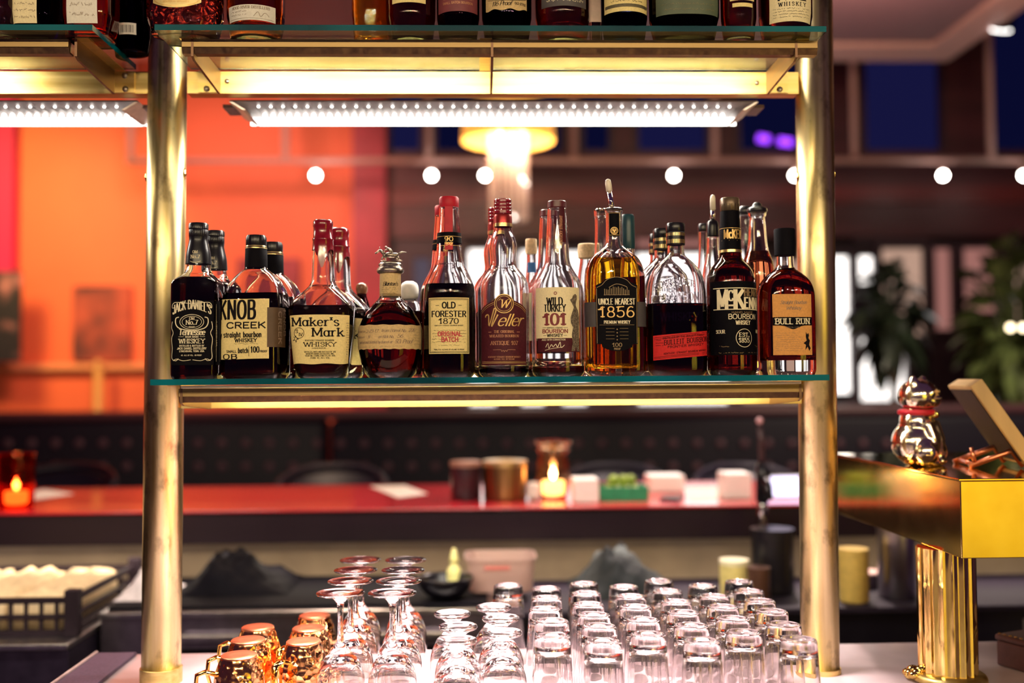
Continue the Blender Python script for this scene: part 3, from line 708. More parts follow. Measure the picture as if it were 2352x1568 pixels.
b.T('DISTILLED, AGED AND BOTTLED BY THE', 2, 809, 3.2, SERIF, 72).T("MAKER'S MARK DISTILLERY, INC.", 2, 813.5, 3.2, SERIF, 64).T('STAR HILL FARM, LORETTO, KY. USA', 2, 818, 3.2, SERIF, 68).T('750ML 45% ALC./VOL.', 2, 823, 3.2, SERIF, 46)
b.done(I_BLACK, fr)
b.ink(); 
for k in range(14): b.Q(62, 71, 742 + k * 5.5, 1, 1., k)
b.done(I_GREY, fr, 'fine_print')
second(b, 780, 'red-waxed bottle behind the dripping red-waxed bottle', .090)

# 4 -- round faceted bottle with a horse stopper
b = Bottle('round faceted bottle topped by a metal racehorse stopper', 897, YF,
    [(865, 48, 2), (858, 58, 2), (846, 63, 2.0), (822, 70, 2.1), (790, 74, 2.1), (762, 74, 2.1), (742, 69, 2.1), (715, 54, 2), (697, 38, 2), (687, 28, 2), (680, 24.5, 2), (640, 23.5, 2), (618, 23, 2)], ZM, level=700, liquid=LQ_RED, group=G1, tb=.012, t=.0045)
b.cap('stopper', [(629, 26), (626, 30), (622, 31.5), (617, 30), (613, 26), (606, 25), (604, 21), (602, 22)], PEWTER, it=1)
nl = b.sleeve('neck_label', [(681, 24.9), (660, 24.6), (632, 24.2), (628, 24)], P_TAN, it=0)
b.ink(); b.m = lambda u, v: Vector((24.9 * b.s * math.sin(u / (24.9 * b.s)), -25.2 * b.s * math.cos(u / (24.9 * b.s)), v))
b.T("Blanton's", 2, 651, 9, SCRIPT, 38).Q(-20, 20, 657, 2.5, .6).Q(-20, 18, 661, 2, .5).Q(-20, 20, 665, 2, .5).Q(-18, 14, 669, 2, .5); b.done(I_BLACK, nl)
fr = b.patch('band_label', -104, 100, 801, 745, P_TAN, nu=44, top=lambda k: .7 * math.sin(k * 120), bot=lambda k: .8 * math.sin(k * 110))
b.ink()
b.T('Dumped on', -76, 762, 5, SCRIPT, 38).T('2-23-17', -38, 763, 7, SCRIPT, 32).T('from Barrel No.', 14, 762, 7, SCRIPT, 58).T('206', 58, 761, 8, SCRIPT, 18)
b.T('Warehouse', -76, 775, 5, SCRIPT, 34).T('H', -46, 776, 7, SCRIPT).T('on Rick No.', -4, 776, 6.5, SCRIPT, 36).T('56', 28, 775, 8, SCRIPT, 14)
b.T('selected and bottled by barrel at', -36, 788, 6, SCRIPT, 92).T('93. Proof', 38, 788, 9, SCRIPT, 44).Q(-20, 40, 796, 2, .6).Q(-92, -30, 797, 2, .5)
for k in range(6): b.Q(64, 90, 756 + 7 * k, 3, .6, k)
b.done(I_GREY, fr)
# horse and rider on a plinth, facing left
hs = bmesh.new(); S = b.s
def H(x, z): return Vector((x * S, 0, b.z(z)))
def limb(pts, rad): tube(hs, [Vector((p[0] * S, p[2] * S if len(p) > 2 else 0, b.z(p[1]))) for p in pts], [r * S for r in rad], 8)
limb([(-12, 586), (-4, 585), (6, 586), (15, 585)], [4.5, 6.4, 5.8, 5.2])
ball(hs, H(-13, 586), 5 * S, 10); ball(hs, H(14, 586), 5.6 * S, 10)
limb([(-13, 584), (-20, 577), (-24, 574)], [4.6, 3.4, 2.8]); limb([(-23, 574), (-30, 579), (-35, 582)], [3.0, 2.4, 1.6])
ball(hs, H(-24, 569), 1.2 * S, 6, (1, 1, 2))
limb([(-14, 589, -2), (-20, 594, -2), (-15, 599, -2), (-19, 602, -2)], [2.8, 2, 1.4, 1.5]); limb([(-12, 590, 2), (-10, 597, 2), (-19, 600, 2), (-23, 599, 2)], [2.8, 2, 1.4, 1.5])
limb([(14, 588, -2), (21, 593, -2), (17, 599, -2), (24, 603, -2)], [3.6, 2.4, 1.5, 1.5]); limb([(12, 590, 2), (16, 596, 2), (24, 598, 2), (28, 600, 2)], [3.4, 2.3, 1.5, 1.4])
limb([(18, 583), (27, 579), (38, 580)], [2.2, 2.2, .8])
limb([(4, 580), (-1, 573), (-7, 570)], [3.4, 3.4, 2.6]); ball(hs, H(-10, 567.5), 2.9 * S, 10); limb([(-6, 572), (-13, 575), (-17, 576)], [1.5, 1.2, 1]); limb([(2, 580, -3), (-5, 582, -5), (1, 588, -5)], [2, 1.8, 1.2])
link('horse_and_rider', hs, PEWTER, b.root)
bm = LT(chaikin([(b.z(611), 0), (b.z(611), 26 * S), (b.z(606), 26 * S), (b.z(602), 20 * S), (b.z(601), 0)], 1), 32)
bmesh.ops.scale(bm, vec=(1.05, .8, 1), verts=bm.verts); link('plinth', bm, PEWTER, b.root)

# 5 -- tall bottle, square cream label with stamped words
b = Bottle('tall bottle with red-striped neck and cream label stamped in red', 1033, YF,
    [(865, 50, 2.6), (859, 57, 2.6), (848, 59, 2.6), (700, 60, 2.6), (668, 59, 2.6), (650, 55, 2.4), (632, 47, 2.2), (616, 38, 2), (606, 33, 2), (590, 30, 2), (540, 26.5, 2), (495, 23, 2), (477, 22, 2)], ZM, level=655, liquid=LQ_DARK, group=G1)
b.cap('cap', [(477, 21.5), (475, 22.6), (456, 22.6), (453, 20.5)], REDCAP)
st = b.sleeve('neck_band', [(560, 29.2), (558, 29.2), (538, 27.6), (536, 27.4)], P_BLACK, it=0)
def neckmp(hw): return lambda u, v: Vector((hw * b.s * math.sin(u / (hw * b.s)), -hw * b.s * math.cos(u / (hw * b.s)), v))
b.ink(); b.m = neckmp(29.2); b.T('90', 0, 549, 10, SLAB, 21).T('PROOF', 0, 557, 5, BOLD, 20); b.R(-40, 40, 537.5, .9).R(-40, 40, 558.8, .9); b.done(I_GOLD, st)
bm = bmesh.new()
for i in range(9):
    py = 477 + (577 - 477) * i / 8; hw = 22 + (29.6 - 22) * i / 8 + .5
    bm.verts.new((-9 * b.s, -math.sqrt((hw * b.s) ** 2 - (9 * b.s) ** 2), b.z(py))); bm.verts.new((0, -hw * b.s, b.z(py))); bm.verts.new((9 * b.s, -math.sqrt((hw * b.s) ** 2 - (9 * b.s) ** 2), b.z(py)))
bm.verts.ensure_lookup_table()
for i in range(8):
    for j in (0, 1): bm.faces.new((bm.verts[3 * i + j], bm.verts[3 * i + j + 1], bm.verts[3 * i + 4 + j], bm.verts[3 * i + 3 + j]))
link('neck_stripe', bm, REDCAP, b.root)
fr = b.patch('front_label', -49, 49, 812, 683, P_CREAM)
b.ink(); b.F(-46, 46, 809, 686, 1.2).F(-43.5, 43.5, 806.5, 688.5, .6)
b.T('OLD', 0, 707, 13, BOLD, 30).R(-30, -22, 701, 1).R(22, 30, 701, 1).T('FORESTER', 0, 727, 13, dict(CBOLD, wx=1), 80).T('1870', 0, 743, 12, SLAB, 45).T('KENTUCKY STRAIGHT BOURBON WHISKY', 0, 748.5, 2.6, SANS, 66)
for k, w in enumerate((39, 41, 37, 40, 39)): b.Q(-w, w, 760 + k * 6.6, 2.6, .55, k)
b.Q(-24, 24, 794, 2.4, .5).T('750ML 57.5% ALCOHOL BY VOLUME 115 PROOF', 0, 804, 3, SANS, 70); b.done(I_BLACK, fr)
b.ink(.0011); b.T('ORIGINAL', 2, 771, 9.5, BOLD, 54).T('BATCH', 2, 784, 9.5, BOLD, 38); b.done(I_BRED, fr, 'stamp')
second(b, 1021, 'red-striped tall bottle hidden behind the red-stamped cream label')

# 6 -- bulb-necked bottle with burgundy arched label
b = Bottle('bulb-necked bottle with arched burgundy label and gold script', 1157, YF,
    [(865, 48, 2), (858, 57, 2), (846, 58.5, 2), (690, 59.5, 2), (662, 59, 2), (645, 55, 2), (630, 46, 2), (618, 35, 2), (610, 30.5, 2), (598, 29.5, 2), (580, 31.5, 2), (565, 32.5, 2), (550, 29, 2), (535, 23, 2), (524, 20.5, 2), (480, 19, 2)], ZM, level=848, liquid=LQ_DARK, group=G1)
b.cap('cap', [(494, 18.5), (491, 20.6), (485, 20.6), (483, 19), (481, 20.4), (477, 20.4), (475, 18.8), (473, 20.4), (469, 20.4), (467, 18.8), (465, 20.2), (460, 20.2), (458, 18.4)], WAX, angle=30)
cp = b.sleeve('capsule', [(522, 21.6), (517, 21.4), (500, 21.4), (496, 20.2), (492, 18.8)], plain('red_foil_capsule', (.36, .03, .03), .3, .6), it=0)
b.sleeve('gold_trim', [(522, 21.9), (514, 21.8)], GOLDFOIL, it=0)
b.ink(); b.m = neckmp(21.9); b.T('Weller', 0, 511, 7, SCRIPT, 26); b.done(I_GOLD, cp)
fr = b.patch('front_label', -62, 62, 838, 690, P_BURG, nu=40, top=lambda k: 4 - 24 * k * k)
md = bmesh.new(); P = [(22.5 * b.sf * math.cos(2 * PI * k / 36), b.zf(697) + 22.5 * b.sf * math.sin(2 * PI * k / 36)) for k in range(36)]
fill(md, P, b.mp(.0009)); md = link('medallion', md, P_BURG, b.root)
b.ink(.0013); b.O(0, 697, 21.5, 21.5, 1.8).O(0, 697, 17.5, 17.5, .8).T('W', 0, 706, 18, dict(SCRIPT, thick=.15), 20); b.L([(-12, 690), (-8, 686), (-4, 691)], 1); b.L([(6, 690), (12, 686), (14, 690)], 1); b.done(I_GOLD, md)
b.ink()
b.L([(-59, 714), (-45, 703), (-24, 694)], 1.2).L([(59, 714), (45, 703), (24, 694)], 1.2).L([(-58, 718), (-44, 707), (-24, 698)], .7).L([(58, 718), (44, 707), (24, 698)], .7)
W6 = dict(SCRIPT, thick=.13, thin=.06, slant=.42)
b.L([(-46, 728), (-44, 723), (-37, 724), (-36, 748), (-24, 712), (-22, 708), (-18, 711), (-26, 735), (-29, 749), (-14, 722)], 3.0)
b.T('eller', 14, 748, 27, W6, 62); b.done(I_GOLD, fr)
b.ink(); b.R(-58, 58, 833, 1.2).R(-58, 58, 830, .6); b.done(I_GOLD, fr, 'gold_border')
b.ink(); b.T('THE ORIGINAL', 0, 764, 5.6, SERIF, 48).R(-38, -30, 762, 1.4).R(30, 38, 762, 1.4).T('WHEATED BOURBON', 0, 774, 5.6, SERIF, 70).T('ANTIQUE 107', 0, 791.5, 8.4, SLAB, 64)
b.L([(-26, 803), (-8, 803), (-6, 807), (-2, 804), (0, 808), (2, 804), (6, 807), (8, 803), (26, 803)], .8).T('KENTUCKY STRAIGHT BOURBON WHISKEY', 0, 821, 3.4, SERIF, 78).T('ALCOHOL 53.5% BY VOLUME', 0, 826, 3, SERIF, 48); b.done(I_ROSE, fr, 'small_lettering')
second(b, 1142, 'red-capped bulb-necked bottle half hidden behind the burgundy arched label')

# 7 -- cream label with turkey
b = Bottle('long-necked bottle with maroon cap and cream label showing a turkey', 1282, YF,
    [(864, 52, 2), (858, 59, 2), (848, 60.5, 2), (690, 60.5, 2), (668, 60, 2), (652, 56, 2), (636, 47, 2), (620, 37, 2), (606, 30, 2), (590, 27.5, 2), (540, 25, 2), (495, 22.6, 2), (480, 21.5, 2)], ZM, level=845, liquid=LQ_RED, group=G1, rz=-11)
b.cap('cap', [(479, 20), (477, 21.8), (464, 21.6), (462, 19.8)], MAROON)
nl = bmesh.new()
G = [[nl.verts.new((lambda hw: Vector((hw * b.s * math.sin(a), -hw * b.s * math.cos(a), b.z(py))))(22.4 + (py - 479) * .052 + .5)) for a in (.35, .55, .75, .95)] for py in range(479, 566, 8)]
for A, B_ in zip(G, G[1:]):
    for j in range(3): nl.faces.new((A[j], A[j + 1], B_[j + 1], B_[j]))
nl = link('neck_label', nl, P_BURG, b.root)
b.ink(); b.m = neckmp(27.5); b.T('KENTUCKY STRAIGHT', 16, 524, 6, SANS, 70, rot=PI / 2); b.done(I_ROSE, nl)
fr = b.patch('front_label', -52, 64, 776, 659, P_CREAM2, nu=36)
lo = b.patch('lower_label', -46, 64, 808, 776, P_BURG, nu=30)
b.ink(); b.T('WILD', 0, 700, 17, CSERIF, 36).T('TURKEY', 0, 715, 16, CSERIF, 50); b.done(I_BLACK, fr); b.ink(); b.T('KENTUCKY STRAIGHT', 0, 754, 3.2, SANS, 36).T('WHISKEY', 0, 773, 6.4, BOLD, 36).R(-28, -20, 770, .8).R(20, 28, 770, .8).R(-30, -20, 752, .7).R(20, 30, 752, .7)
# strutting bird at the right edge: tail fan, body, neck, bald head
b.done(I_BLACK, fr, 'small_lettering')
b.ink(.0011)
b.B([(36, 688), (42, 684), (44, 678), (50, 674), (55, 678), (55, 686), (51, 693), (52, 702), (58, 712), (62, 726), (62, 745), (60, 752), (44, 752), (38, 742), (37, 730), (41, 718), (46, 706), (46, 695), (42, 689)]).B([(44, 750), (61, 750), (62, 806), (54, 806), (52, 790), (48, 806), (38, 806), (42, 786), (40, 768)])
b.done(plain('bird_ink', (.17, .13, .09), .7, var=.7, scale=500), fr, 'bird_print')
b.ink(); b.T('101', 0, 746, 26, dict(SLAB, thick=.26), 52).T('BOURBON', 0, 764, 8, BOLD, 60); b.done(I_RED, fr, 'red_lettering')
b.ink(); b.O(2, 673, 3, 3, 1.5); b.done(I_RED, fr, 'red_dot')
b.ink(); b.T('AGED WITH CONVICTION', -4, 781.5, 3.6, SANS, 56).L([(-22, 797), (-16, 788), (-14, 800), (-8, 791), (-4, 796), (2, 790), (6, 797), (12, 785), (14, 798), (22, 792)], 1.4).L([(-24, 804), (-6, 800), (16, 797)], 1.); b.done(I_CREAM, lo)
second(b, 1262, 'glass-necked bottle half hidden behind the maroon-capped bottle', .088)

# 8 -- flask with pourer and ornate black label
b = Bottle('thick glass flask with pourer spout and ornate black label', 1413, YF,
    [(861, 58, 4, .5), (855, 68, 4, .52), (846, 70, 4, .52), (645, 70, 4, .52), (618, 67, 3.6, .52), (598, 59, 3, .52), (584, 46, 2.6, .55), (575, 33, 2.2, .7), (567, 23, 2, .95), (556, 19, 2), (490, 18.5, 2), (487, 21, 2), (480, 21, 2)], ZM, level=594, liquid=LQ_GOLD, group=G1, t=.006, tx=.012, tb=.013)
bm = bmesh.new(); Z = b.z; q = b.s
tube(bm, [Vector((0, 0, Z(486))), Vector((0, 0, Z(480))), Vector((0, 0, Z(478)))], [15 * q, 20 * q, 17 * q], 24); link('pourer_collar', bm, PEWTER, b.root, angle=40)
bm = bmesh.new(); tube(bm, [Vector((-3 * q, 0, Z(479))), Vector((-6 * q, 0, Z(462))), Vector((-10 * q, 0, Z(438)))], [7 * q, 6 * q, 5.4 * q], 18); link('spout', bm, CHROME, b.root)
bm = bmesh.new(); tube(bm, [Vector((-9.6 * q, 0, Z(438.5))), Vector((-12 * q, 0, Z(420))), Vector((-12.6 * q, 0, Z(413))), Vector((-12.6 * q, 0, Z(411)))], [7.4 * q, 7.2 * q, 5.6 * q, 2.5 * q], 18); link('spout_cap', bm, plain('milky_plastic', (.82, .74, .60), .4), b.root)
nt_ = b.patch('neck_label', -15, 12, 538, 484, P_BLACK, bot=lambda k: -3 + 3 * k * k if True else 0, nu=12)
b.ink(); b.O(-1.5, 527, 8, 8, 1.3).O(-1.5, 527, 5.6, 5.6, .7); 
for a in (.5, 2.6, 4.7): b.O(-1.5 + 2.4 * math.cos(a), 527 - 2.4 * math.sin(a), 1.2, 1.2, 1.4)
b.F(-13.5, 10.5, 537, 486, .7); b.done(I_GOLD, nt_)
band = b.patch('side_band', -95, 95, 750, 693, plain('grey_band_paper', (.055, .045, .05), .6), nu=40)
def topf(k): 
    a = abs(k); return 16 * math.cos(a * 1.5) - (4 if a > .62 else 0)
fr = b.patch('front_label', -48, 48, 790, 652, P_BLACK, off=.0011, top=topf, bot=lambda k: (-16 * math.cos(abs(k) * 1.55) if abs(k) < .72 else 0), nu=48)
b.ink(.0015); b.T('UNCLE NEAREST', 0, 699, 13.5, dict(CSERIF, thick=.2), 84).T('PREMIUM WHISKEY', 0, 743, 7, CSERIF, 60); b.done(I_CREAM, fr)
b.ink(.0015); b.T('1856', 0, 728, 24, dict(SLAB, thick=.13, thin=.09), 82); b.done(I_GOLD, fr, 'year')
b.ink(.0015)
b.L([(-46, 660), (-34, 654), (-22, 642), (0, 636), (22, 642), (34, 654), (46, 660)], .9); vrule(b.bm, -46 * b.sf, b.zf(788), b.zf(662), .9 * b.sf, b.m); vrule(b.bm, 46 * b.sf, b.zf(788), b.zf(662), .9 * b.sf, b.m)
for x in range(-28, 29, 4): vrule(b.bm, x * b.sf, b.zf(676 + (x % 3)), b.zf(660 - (x * 7 % 5) + abs(x) * .25), 1.3 * b.sf, b.m, 2)
b.R(-30, 30, 677, .8).L([(-18, 660), (0, 652), (22, 658), (24, 664)], 1.2)
for k in range(4): b.R(-26, -6, 754 + k * 8, .6).R(6, 26, 754 + k * 8, .6).O(0, 756 + k * 8, 1, 1, 1)
b.R(-40, 40, 746, .6).T('100', 0, 796, 8.5, SLAB, 22).T('PROOF', 0, 803, 4, BOLD, 15); b.done(I_DIM, fr, 'fine_print')
b8 = b

# 9 -- oval flask with tilted red label
b = Bottle('embossed oval flask with a slightly tilted red label', 1555, YF,
    [(860, 58, 2.6, .56), (853, 67, 2.6, .58), (846, 69, 2.6, .58), (700, 69.5, 2.6, .58), (655, 67, 2.6, .58), (628, 59, 2.5, .58), (610, 47, 2.3, .62), (598, 34, 2.1, .75), (590, 24, 2, .95), (584, 19.5, 2), (562, 19, 2), (535, 19, 2)], ZM, level=698, liquid=LQ_RED, group=G1)
b.cap('cap', [(534, 20.5), (532, 21.8), (516, 21.8), (513, 20)], BLACKP)
b.sleeve('neck_band', [(563, 21.2), (561, 21.4), (535, 21.4)], BLACKP, it=0)
b.sleeve('gold_trim', [(560, 21.8), (551, 21.8)], GOLDFOIL, ribs=(36, .0005), it=0); b.sleeve('gold_trim', [(543, 21.8), (536, 21.8)], GOLDFOIL, ribs=(36, .0005), it=0)
fr = b.patch('front_label', -63, 72, 822, 765, P_RED, nu=40, tilt=.085, off=.0006)
b.ink(.0010); b.tilt = .085
b.T('BULLEIT BOURBON', 16, 789, 11, dict(SLAB, track=.2), 106).T('FRONTIER WHISKEY', 14, 797, 5, SANS, 86).T('KENTUCKY STRAIGHT BOURBON WHISKEY', 14, 811, 4, SANS, 104).T('DISTILLED BY THE BULLEIT FAMILY', 10, 775, 4, SANS, 100); b.tilt = 0
for k in range(3): b.Q(-56, -38, 782 + k * 6, 1.5, .8, k)
for k in (0, 1):
    b.L([(-60, 771.5 + k * 4 + 4), (0, 768.8 + k * 4), (70, 762.5 + k * 4)], .8).L([(-60, 820 - k * 3 + 3.5), (0, 817 - k * 3), (70, 811.5 - k * 3)], .8)
b.done(plain('label_red_ink', (.025, .004, .006), .6, spec=.1), fr)
b.ink(.0004); b.T('BOURBON', 0, 690, 19, BOLD, 92).T('FRONTIER', 0, 660, 15, BOLD, 70, arc=8).T('WHISKEY', 0, 735, 17, BOLD, 90); b.done(GLASSWARE, b.glass, 'embossing')
s1 = second(b, 1523, 'black-capped oval flask just behind the red-label flask', .062)
s2 = second(b, 1512, 'black-capped oval flask furthest back behind the red-label flask', .124)

# 10 -- tall dark bottle, black label, cream block letters
b = Bottle('tall dark bottle with black capsule and block lettering on black label', 1681, YF,
    [(859, 50, 2), (852, 56, 2), (845, 57, 2), (660, 57, 2), (636, 55, 2), (618, 48, 2), (606, 38, 2), (597, 29, 2), (588, 25, 2), (560, 24, 2), (500, 22, 2), (484, 20.5, 2)], ZM, level=580, liquid=LQ_RED, group=G1, rz=4)
b.cap('cap', [(486, 21), (484, 22.4), (471, 22.4), (470, 22.4)], plain('ribbed_cap', (.12, .085, .05), .35, .6), ribs=(56, .0008))
b.cap('cap_top', [(470, 22.2), (458, 22), (455, 20)], plain('tan_cap_top', (.16, .11, .07), .35, .5))
cp = b.sleeve('capsule', [(575, 25.2), (560, 24.8), (500, 22.6), (486, 22.2)], P_BLACK, it=0)
b.sleeve('gold_trim', [(581, 26), (575, 25.4)], GOLDFOIL, it=0)
b.ink(); b.m = neckmp(24.6); b.T('McKENNA', 12, 542, 20, CBOLD, 70).R(-60, 60, 547, 1.2).R(-60, 60, 518, 1.2).L([(-18, 566), (-10, 558), (-6, 565), (4, 559), (10, 564), (24, 560)], 1.2); b.done(I_GOLD, cp)
fr = b.patch('front_label', -74, 80, 815, 645, P_BLACK, nu=44)
b.ink(); b.R(-62, 70, 661, 2).R(-62, 70, 710, 2)
b.T('M', -38, 707, 41, CBOLD, 24).T('C', -18.5, 690, 23, CBOLD, 12).T('K', 0, 707, 41, CBOLD, 22).T('ENNA', 41, 707, 24, CBOLD, 56).R(-24, -13, 701, 4)
b.T('BOURBON', 12, 732, 11, dict(SANS, wx=1.3, thick=.17, thin=.15), 74).T('WHISKEY', 10, 745, 9, COND, 36)
b.T('SOUR', -44, 765, 8, SERIF, 22).T('MASH', 62, 764, 8, SERIF, 22).O(12, 776, 20, 21, 1.3).T('EST.', 12, 773, 9, SLAB, 26).T('1855', 12, 786, 10, SLAB, 27)
b.done(I_CREAM, fr)
b.ink(); b.T('HENRY', 39, 679, 17, CBOLD, 52); b.done(I_DIM, fr, 'dim_lettering'); b.ink(); b.T('HAND MADE', 10, 719, 4, SANS, 54); b.done(I_DIM, fr, 'dim_lettering'); b.ink(); b.Q(-52, -24, 797, 3, .7).Q(38, 60, 797, 5, .8).Q(-50, 60, 811, 2.5, .7); b.done(I_DIM, fr, 'fine_print')

# 11 -- round bottle with orange label
b = Bottle('stubby round-shouldered bottle with orange label, rightmost in the front row', 1806, YF,
    [(858, 60, 3, .85), (852, 63.5, 3, .85), (846, 64, 3, .85), (690, 64, 3, .85), (664, 62, 2.8, .86), (646, 55, 2.5, .88), (632, 43, 2.2, .92), (623, 30, 2, 1), (616, 20.5, 2), (590, 19.5, 2), (560, 19, 2)], ZM, level=618, liquid=whisky('dark_red_rye', (.40, .10, .06)), group=G1, tb=.024, t=.004)
b.cap('stopper', [(588, 22.6), (587, 23.4), (529, 24.2), (526, 22.8)], BLACKM)
fr = b.patch('front_label', -46, 47, 815, 675, P_ORANGE, nu=30)
bd = b.patch('name_band', -46, 47, 747, 728, P_BLACK, off=.0009, bot=lambda k: -9 * math.exp(-(k * 3) ** 2), top=lambda k: .6 * math.sin(k * 60), nu=40)
b.ink(.0013); b.T('BULL RUN', 0, 744, 13, dict(SLAB, wx=1.), 80); b.done(I_CREAM, bd)
b.ink(); b.T('Straight Bourbon', 2, 698, 8, SCRIPT, 62).T('Whiskey', 2, 711, 8, SCRIPT, 36).T('DISTILLERY', 0, 753, 3, SANS, 34)
for k in range(9): b.Q(-40, 24 if k > 1 else 10, 766 + k * 5, 2.5, .5, k)
b.done(I_GREY, fr)
b.ink(); b.B([(30, 762), (33, 768), (36, 764), (38, 770), (36, 776), (40, 782), (38, 792), (42, 800), (38, 806), (34, 796), (28, 804), (30, 792), (24, 788), (32, 782), (30, 774)]); b.done(I_BLACK, fr, 'bull_print')
b11 = b

# ---- odd bottles in the second row
def simple(label, ax, dY, rows, liquid, level, caprows, capmat, rz=0, group=G2, lab=None, glass=None, zs=None, it=1, name='whiskey_bottle', **k):
    B = Bottle(label, ax, YF + dY, rows, zs or ZM, glass=glass, level=level, liquid=liquid, rz=rz, group=group, name=name, **k)
    if caprows: B.cap('cap', caprows, capmat, it=it)
    if lab:
        for (nm, u0, u1, p0, p1, m, ink) in lab:
            o = B.patch(nm, u0, u1, p0, p1, m)
            if ink:
                B.ink()
                for kk in range(ink[1]): B.Q(u0 * .8, u1 * .8, p0 + (p1 - p0) * (kk + .7) / (ink[1] + .4), abs(p1 - p0) / (ink[1] + 1) * .45, 1.0, kk)
                B.done(ink[0], o, 'fine_print')
    return B
simple('dark bottle with round brown stopper and white pinstripes behind the red-waxed bottles', 831, .161,
    [(866, 18), (860, 20.5), (720, 20.5), (705, 19), (692, 15), (682, 11), (672, 11)], LQ_DARK, 712, [(676, 10), (672, 12), (662, 14), (653, 12), (649, 5)], plain('brown_knob', (.20, .075, .03), .3, coat=.5),
    lab=[('stripe', -26, 26, 712, 708, P_WHITE, None), ('stripe', -26, 26, 721, 717, P_WHITE, None)], glass=glassy('dark_glass', (.25, .10, .12)))
simple('bottle with white round stopper behind the racehorse bottle', 941, .116,
    [(864, 30), (858, 34), (720, 34), (705, 31), (695, 24), (690, 16), (684, 15)], whisky('dark_blue_spirit', (.12, .10, .20)), 715, [(688, 14), (684, 20), (668, 22), (652, 19), (646, 9)], WHITEP)
simple('bottle with cork cap and blue label between the burgundy and turkey labels', 1222, .161,
    [(864, 13), (858, 15), (650, 15), (635, 14), (620, 12), (590, 11), (580, 11)], LQ_AMBER, 700, [(584, 11), (582, 13.5), (552, 13.5), (549, 12)], CORKM,
    lab=[('neck_label', -10, 10, 625, 602, plain('blue_label_paper', (.03, .16, .45), .6), None)])
simple('bottle with wide cork cap beside the thick glass flask', 1350, .148,
    [(862, 21), (856, 24), (660, 24), (635, 22), (615, 19), (600, 16.5), (590, 16.5)], LQ_AMBER, 690, [(594, 18), (592, 21), (563, 21), (560, 18)], CORKM)
simple('tall clear-necked bottle behind left of the thick glass flask', 1386, .071,
    [(862, 23), (856, 26), (660, 26), (630, 25), (600, 21), (575, 18), (500, 16.5), (496, 19), (482, 19)], LQ_AMBER, 680, [(486, 14), (482, 17), (480, 15)], CHROME)
simple('bottle with long dark teal capsule behind the thick glass flask', 1445, .0525,
    [(862, 19), (856, 21.5), (650, 21.5), (620, 20), (595, 17), (560, 15), (510, 13)], LQ_DARK, 640, [(572, 15.5), (570, 16.5), (498, 16), (493, 13)], plain('teal_capsule', (.012, .055, .075), .35))
B = simple('clear bottle with white pourer tip behind the block-lettered bottle', 1641, .091,
    [(860, 25), (854, 28), (660, 28), (635, 26), (610, 22), (580, 15), (545, 14)], LQ_GOLD, 790, [(545, 11), (541, 15), (512, 14), (507, 10)], BLACKP)
bm = bmesh.new(); tube(bm, [Vector((0, 0, B.z(507))), Vector((1 * B.s, 0, B.z(480)))], [6 * B.s, 5 * B.s], 14); link('spout', bm, CHROME, B.root)
bm = bmesh.new(); tube(bm, [Vector((1 * B.s, 0, B.z(481))), Vector((1 * B.s, 0, B.z(455))), Vector((1 * B.s, 0, B.z(449))), Vector((1 * B.s, 0, B.z(447)))], [6.6 * B.s, 6.2 * B.s, 4.6 * B.s, 2 * B.s], 14); link('spout_cap', bm, MATS['milky_plastic'], B.root)
simple('clear bottle with small dark cap left of the block-lettered bottle', 1619, .147,
    [(860, 16), (854, 18), (660, 18), (630, 17), (600, 13), (560, 11), (530, 11)], LQ_GOLD, 800, [(532, 11), (530, 12.5), (517, 12.5), (514, 10)], BLACKP)
simple('clear swing-top bottle of brown whiskey behind the orange-label bottle', 1744, .092,
    [(858, 36), (852, 40), (660, 40), (630, 39), (600, 35), (580, 26), (560, 22), (520, 20), (500, 17), (496, 21), (488, 21)], LQ_ROSE, 578, [(490, 16), (487, 24), (478, 23), (474, 12), (468, 10), (465, 6)], BLACKP)
simple('clear bottle with black stopper furthest right of the second row', 1716, .152,
    [(858, 20), (852, 22), (660, 22), (630, 21.5), (600, 20), (560, 20), (500, 16), (492, 18)], LQ_ROSE, 700, [(494, 14), (490, 19), (480, 18), (474, 12)], BLACKP)

# ------------------------------------------------------------------ upper shelf bottles (only their feet are in the picture)
GU = 'bottles on the upper glass shelf'
def up(label, x0, x1, liquid, lab=None, dY=.012, glass=None, n=2., dr=1., h=300, tb=.008, cap=BLACKP, level=-120, zs=None, rz=0, base=57, sh=1., ):
    hw = (x1 - x0) / 2; ax = (x0 + x1) / 2
    rows = [(base, hw * .86, n, dr), (base - 6, hw * .97, n, dr), (base - 14, hw, n, dr), (base - h * .52, hw, n, dr), (base - h * .62, hw * .86, n, dr), (base - h * .7, hw * .5, n, dr), (base - h * .76, hw * .32, 2, 1), (base - h, hw * .27, 2, 1)]
    return simple(label, ax, dY, rows, liquid, level, [(base - h + 14, hw * .29), (base - h + 12, hw * .33), (base - h - 12, hw * .33), (base - h - 14, hw * .3)], cap, rz, GU, lab, glass, zs or ZU, tb=tb)
CUT = glassy('cut_crystal', (.92, .84, .88), 0, 1.5, (70, .9, 'VORONOI'))
B = up('cut-crystal decanter bottle with gold oval label on the upper shelf', 340, 512, whisky('plum_whiskey', (.45, .16, .14)), None, .0, CUT, 2.4, .7, 330)
o = B.patch('front_label', -62, 52, 17, -60, plain('gold_label_paper', (.80, .62, .26), .4, .3), bot=lambda k: 14 * k * k, nu=30); B.ink(); B.T('BOURBON WHISKEY', -5, 5, 4, BOLD, 60).L([(-58, -2), (-40, 9), (-4, 13), (32, 9), (48, -2)], 2); B.done(I_GOLD, o)
B = up('small bottle with arched white paper label on the upper shelf beside the cut-crystal bottle', 522, 654, LQ_AMBER, None, .004, tb=.016)
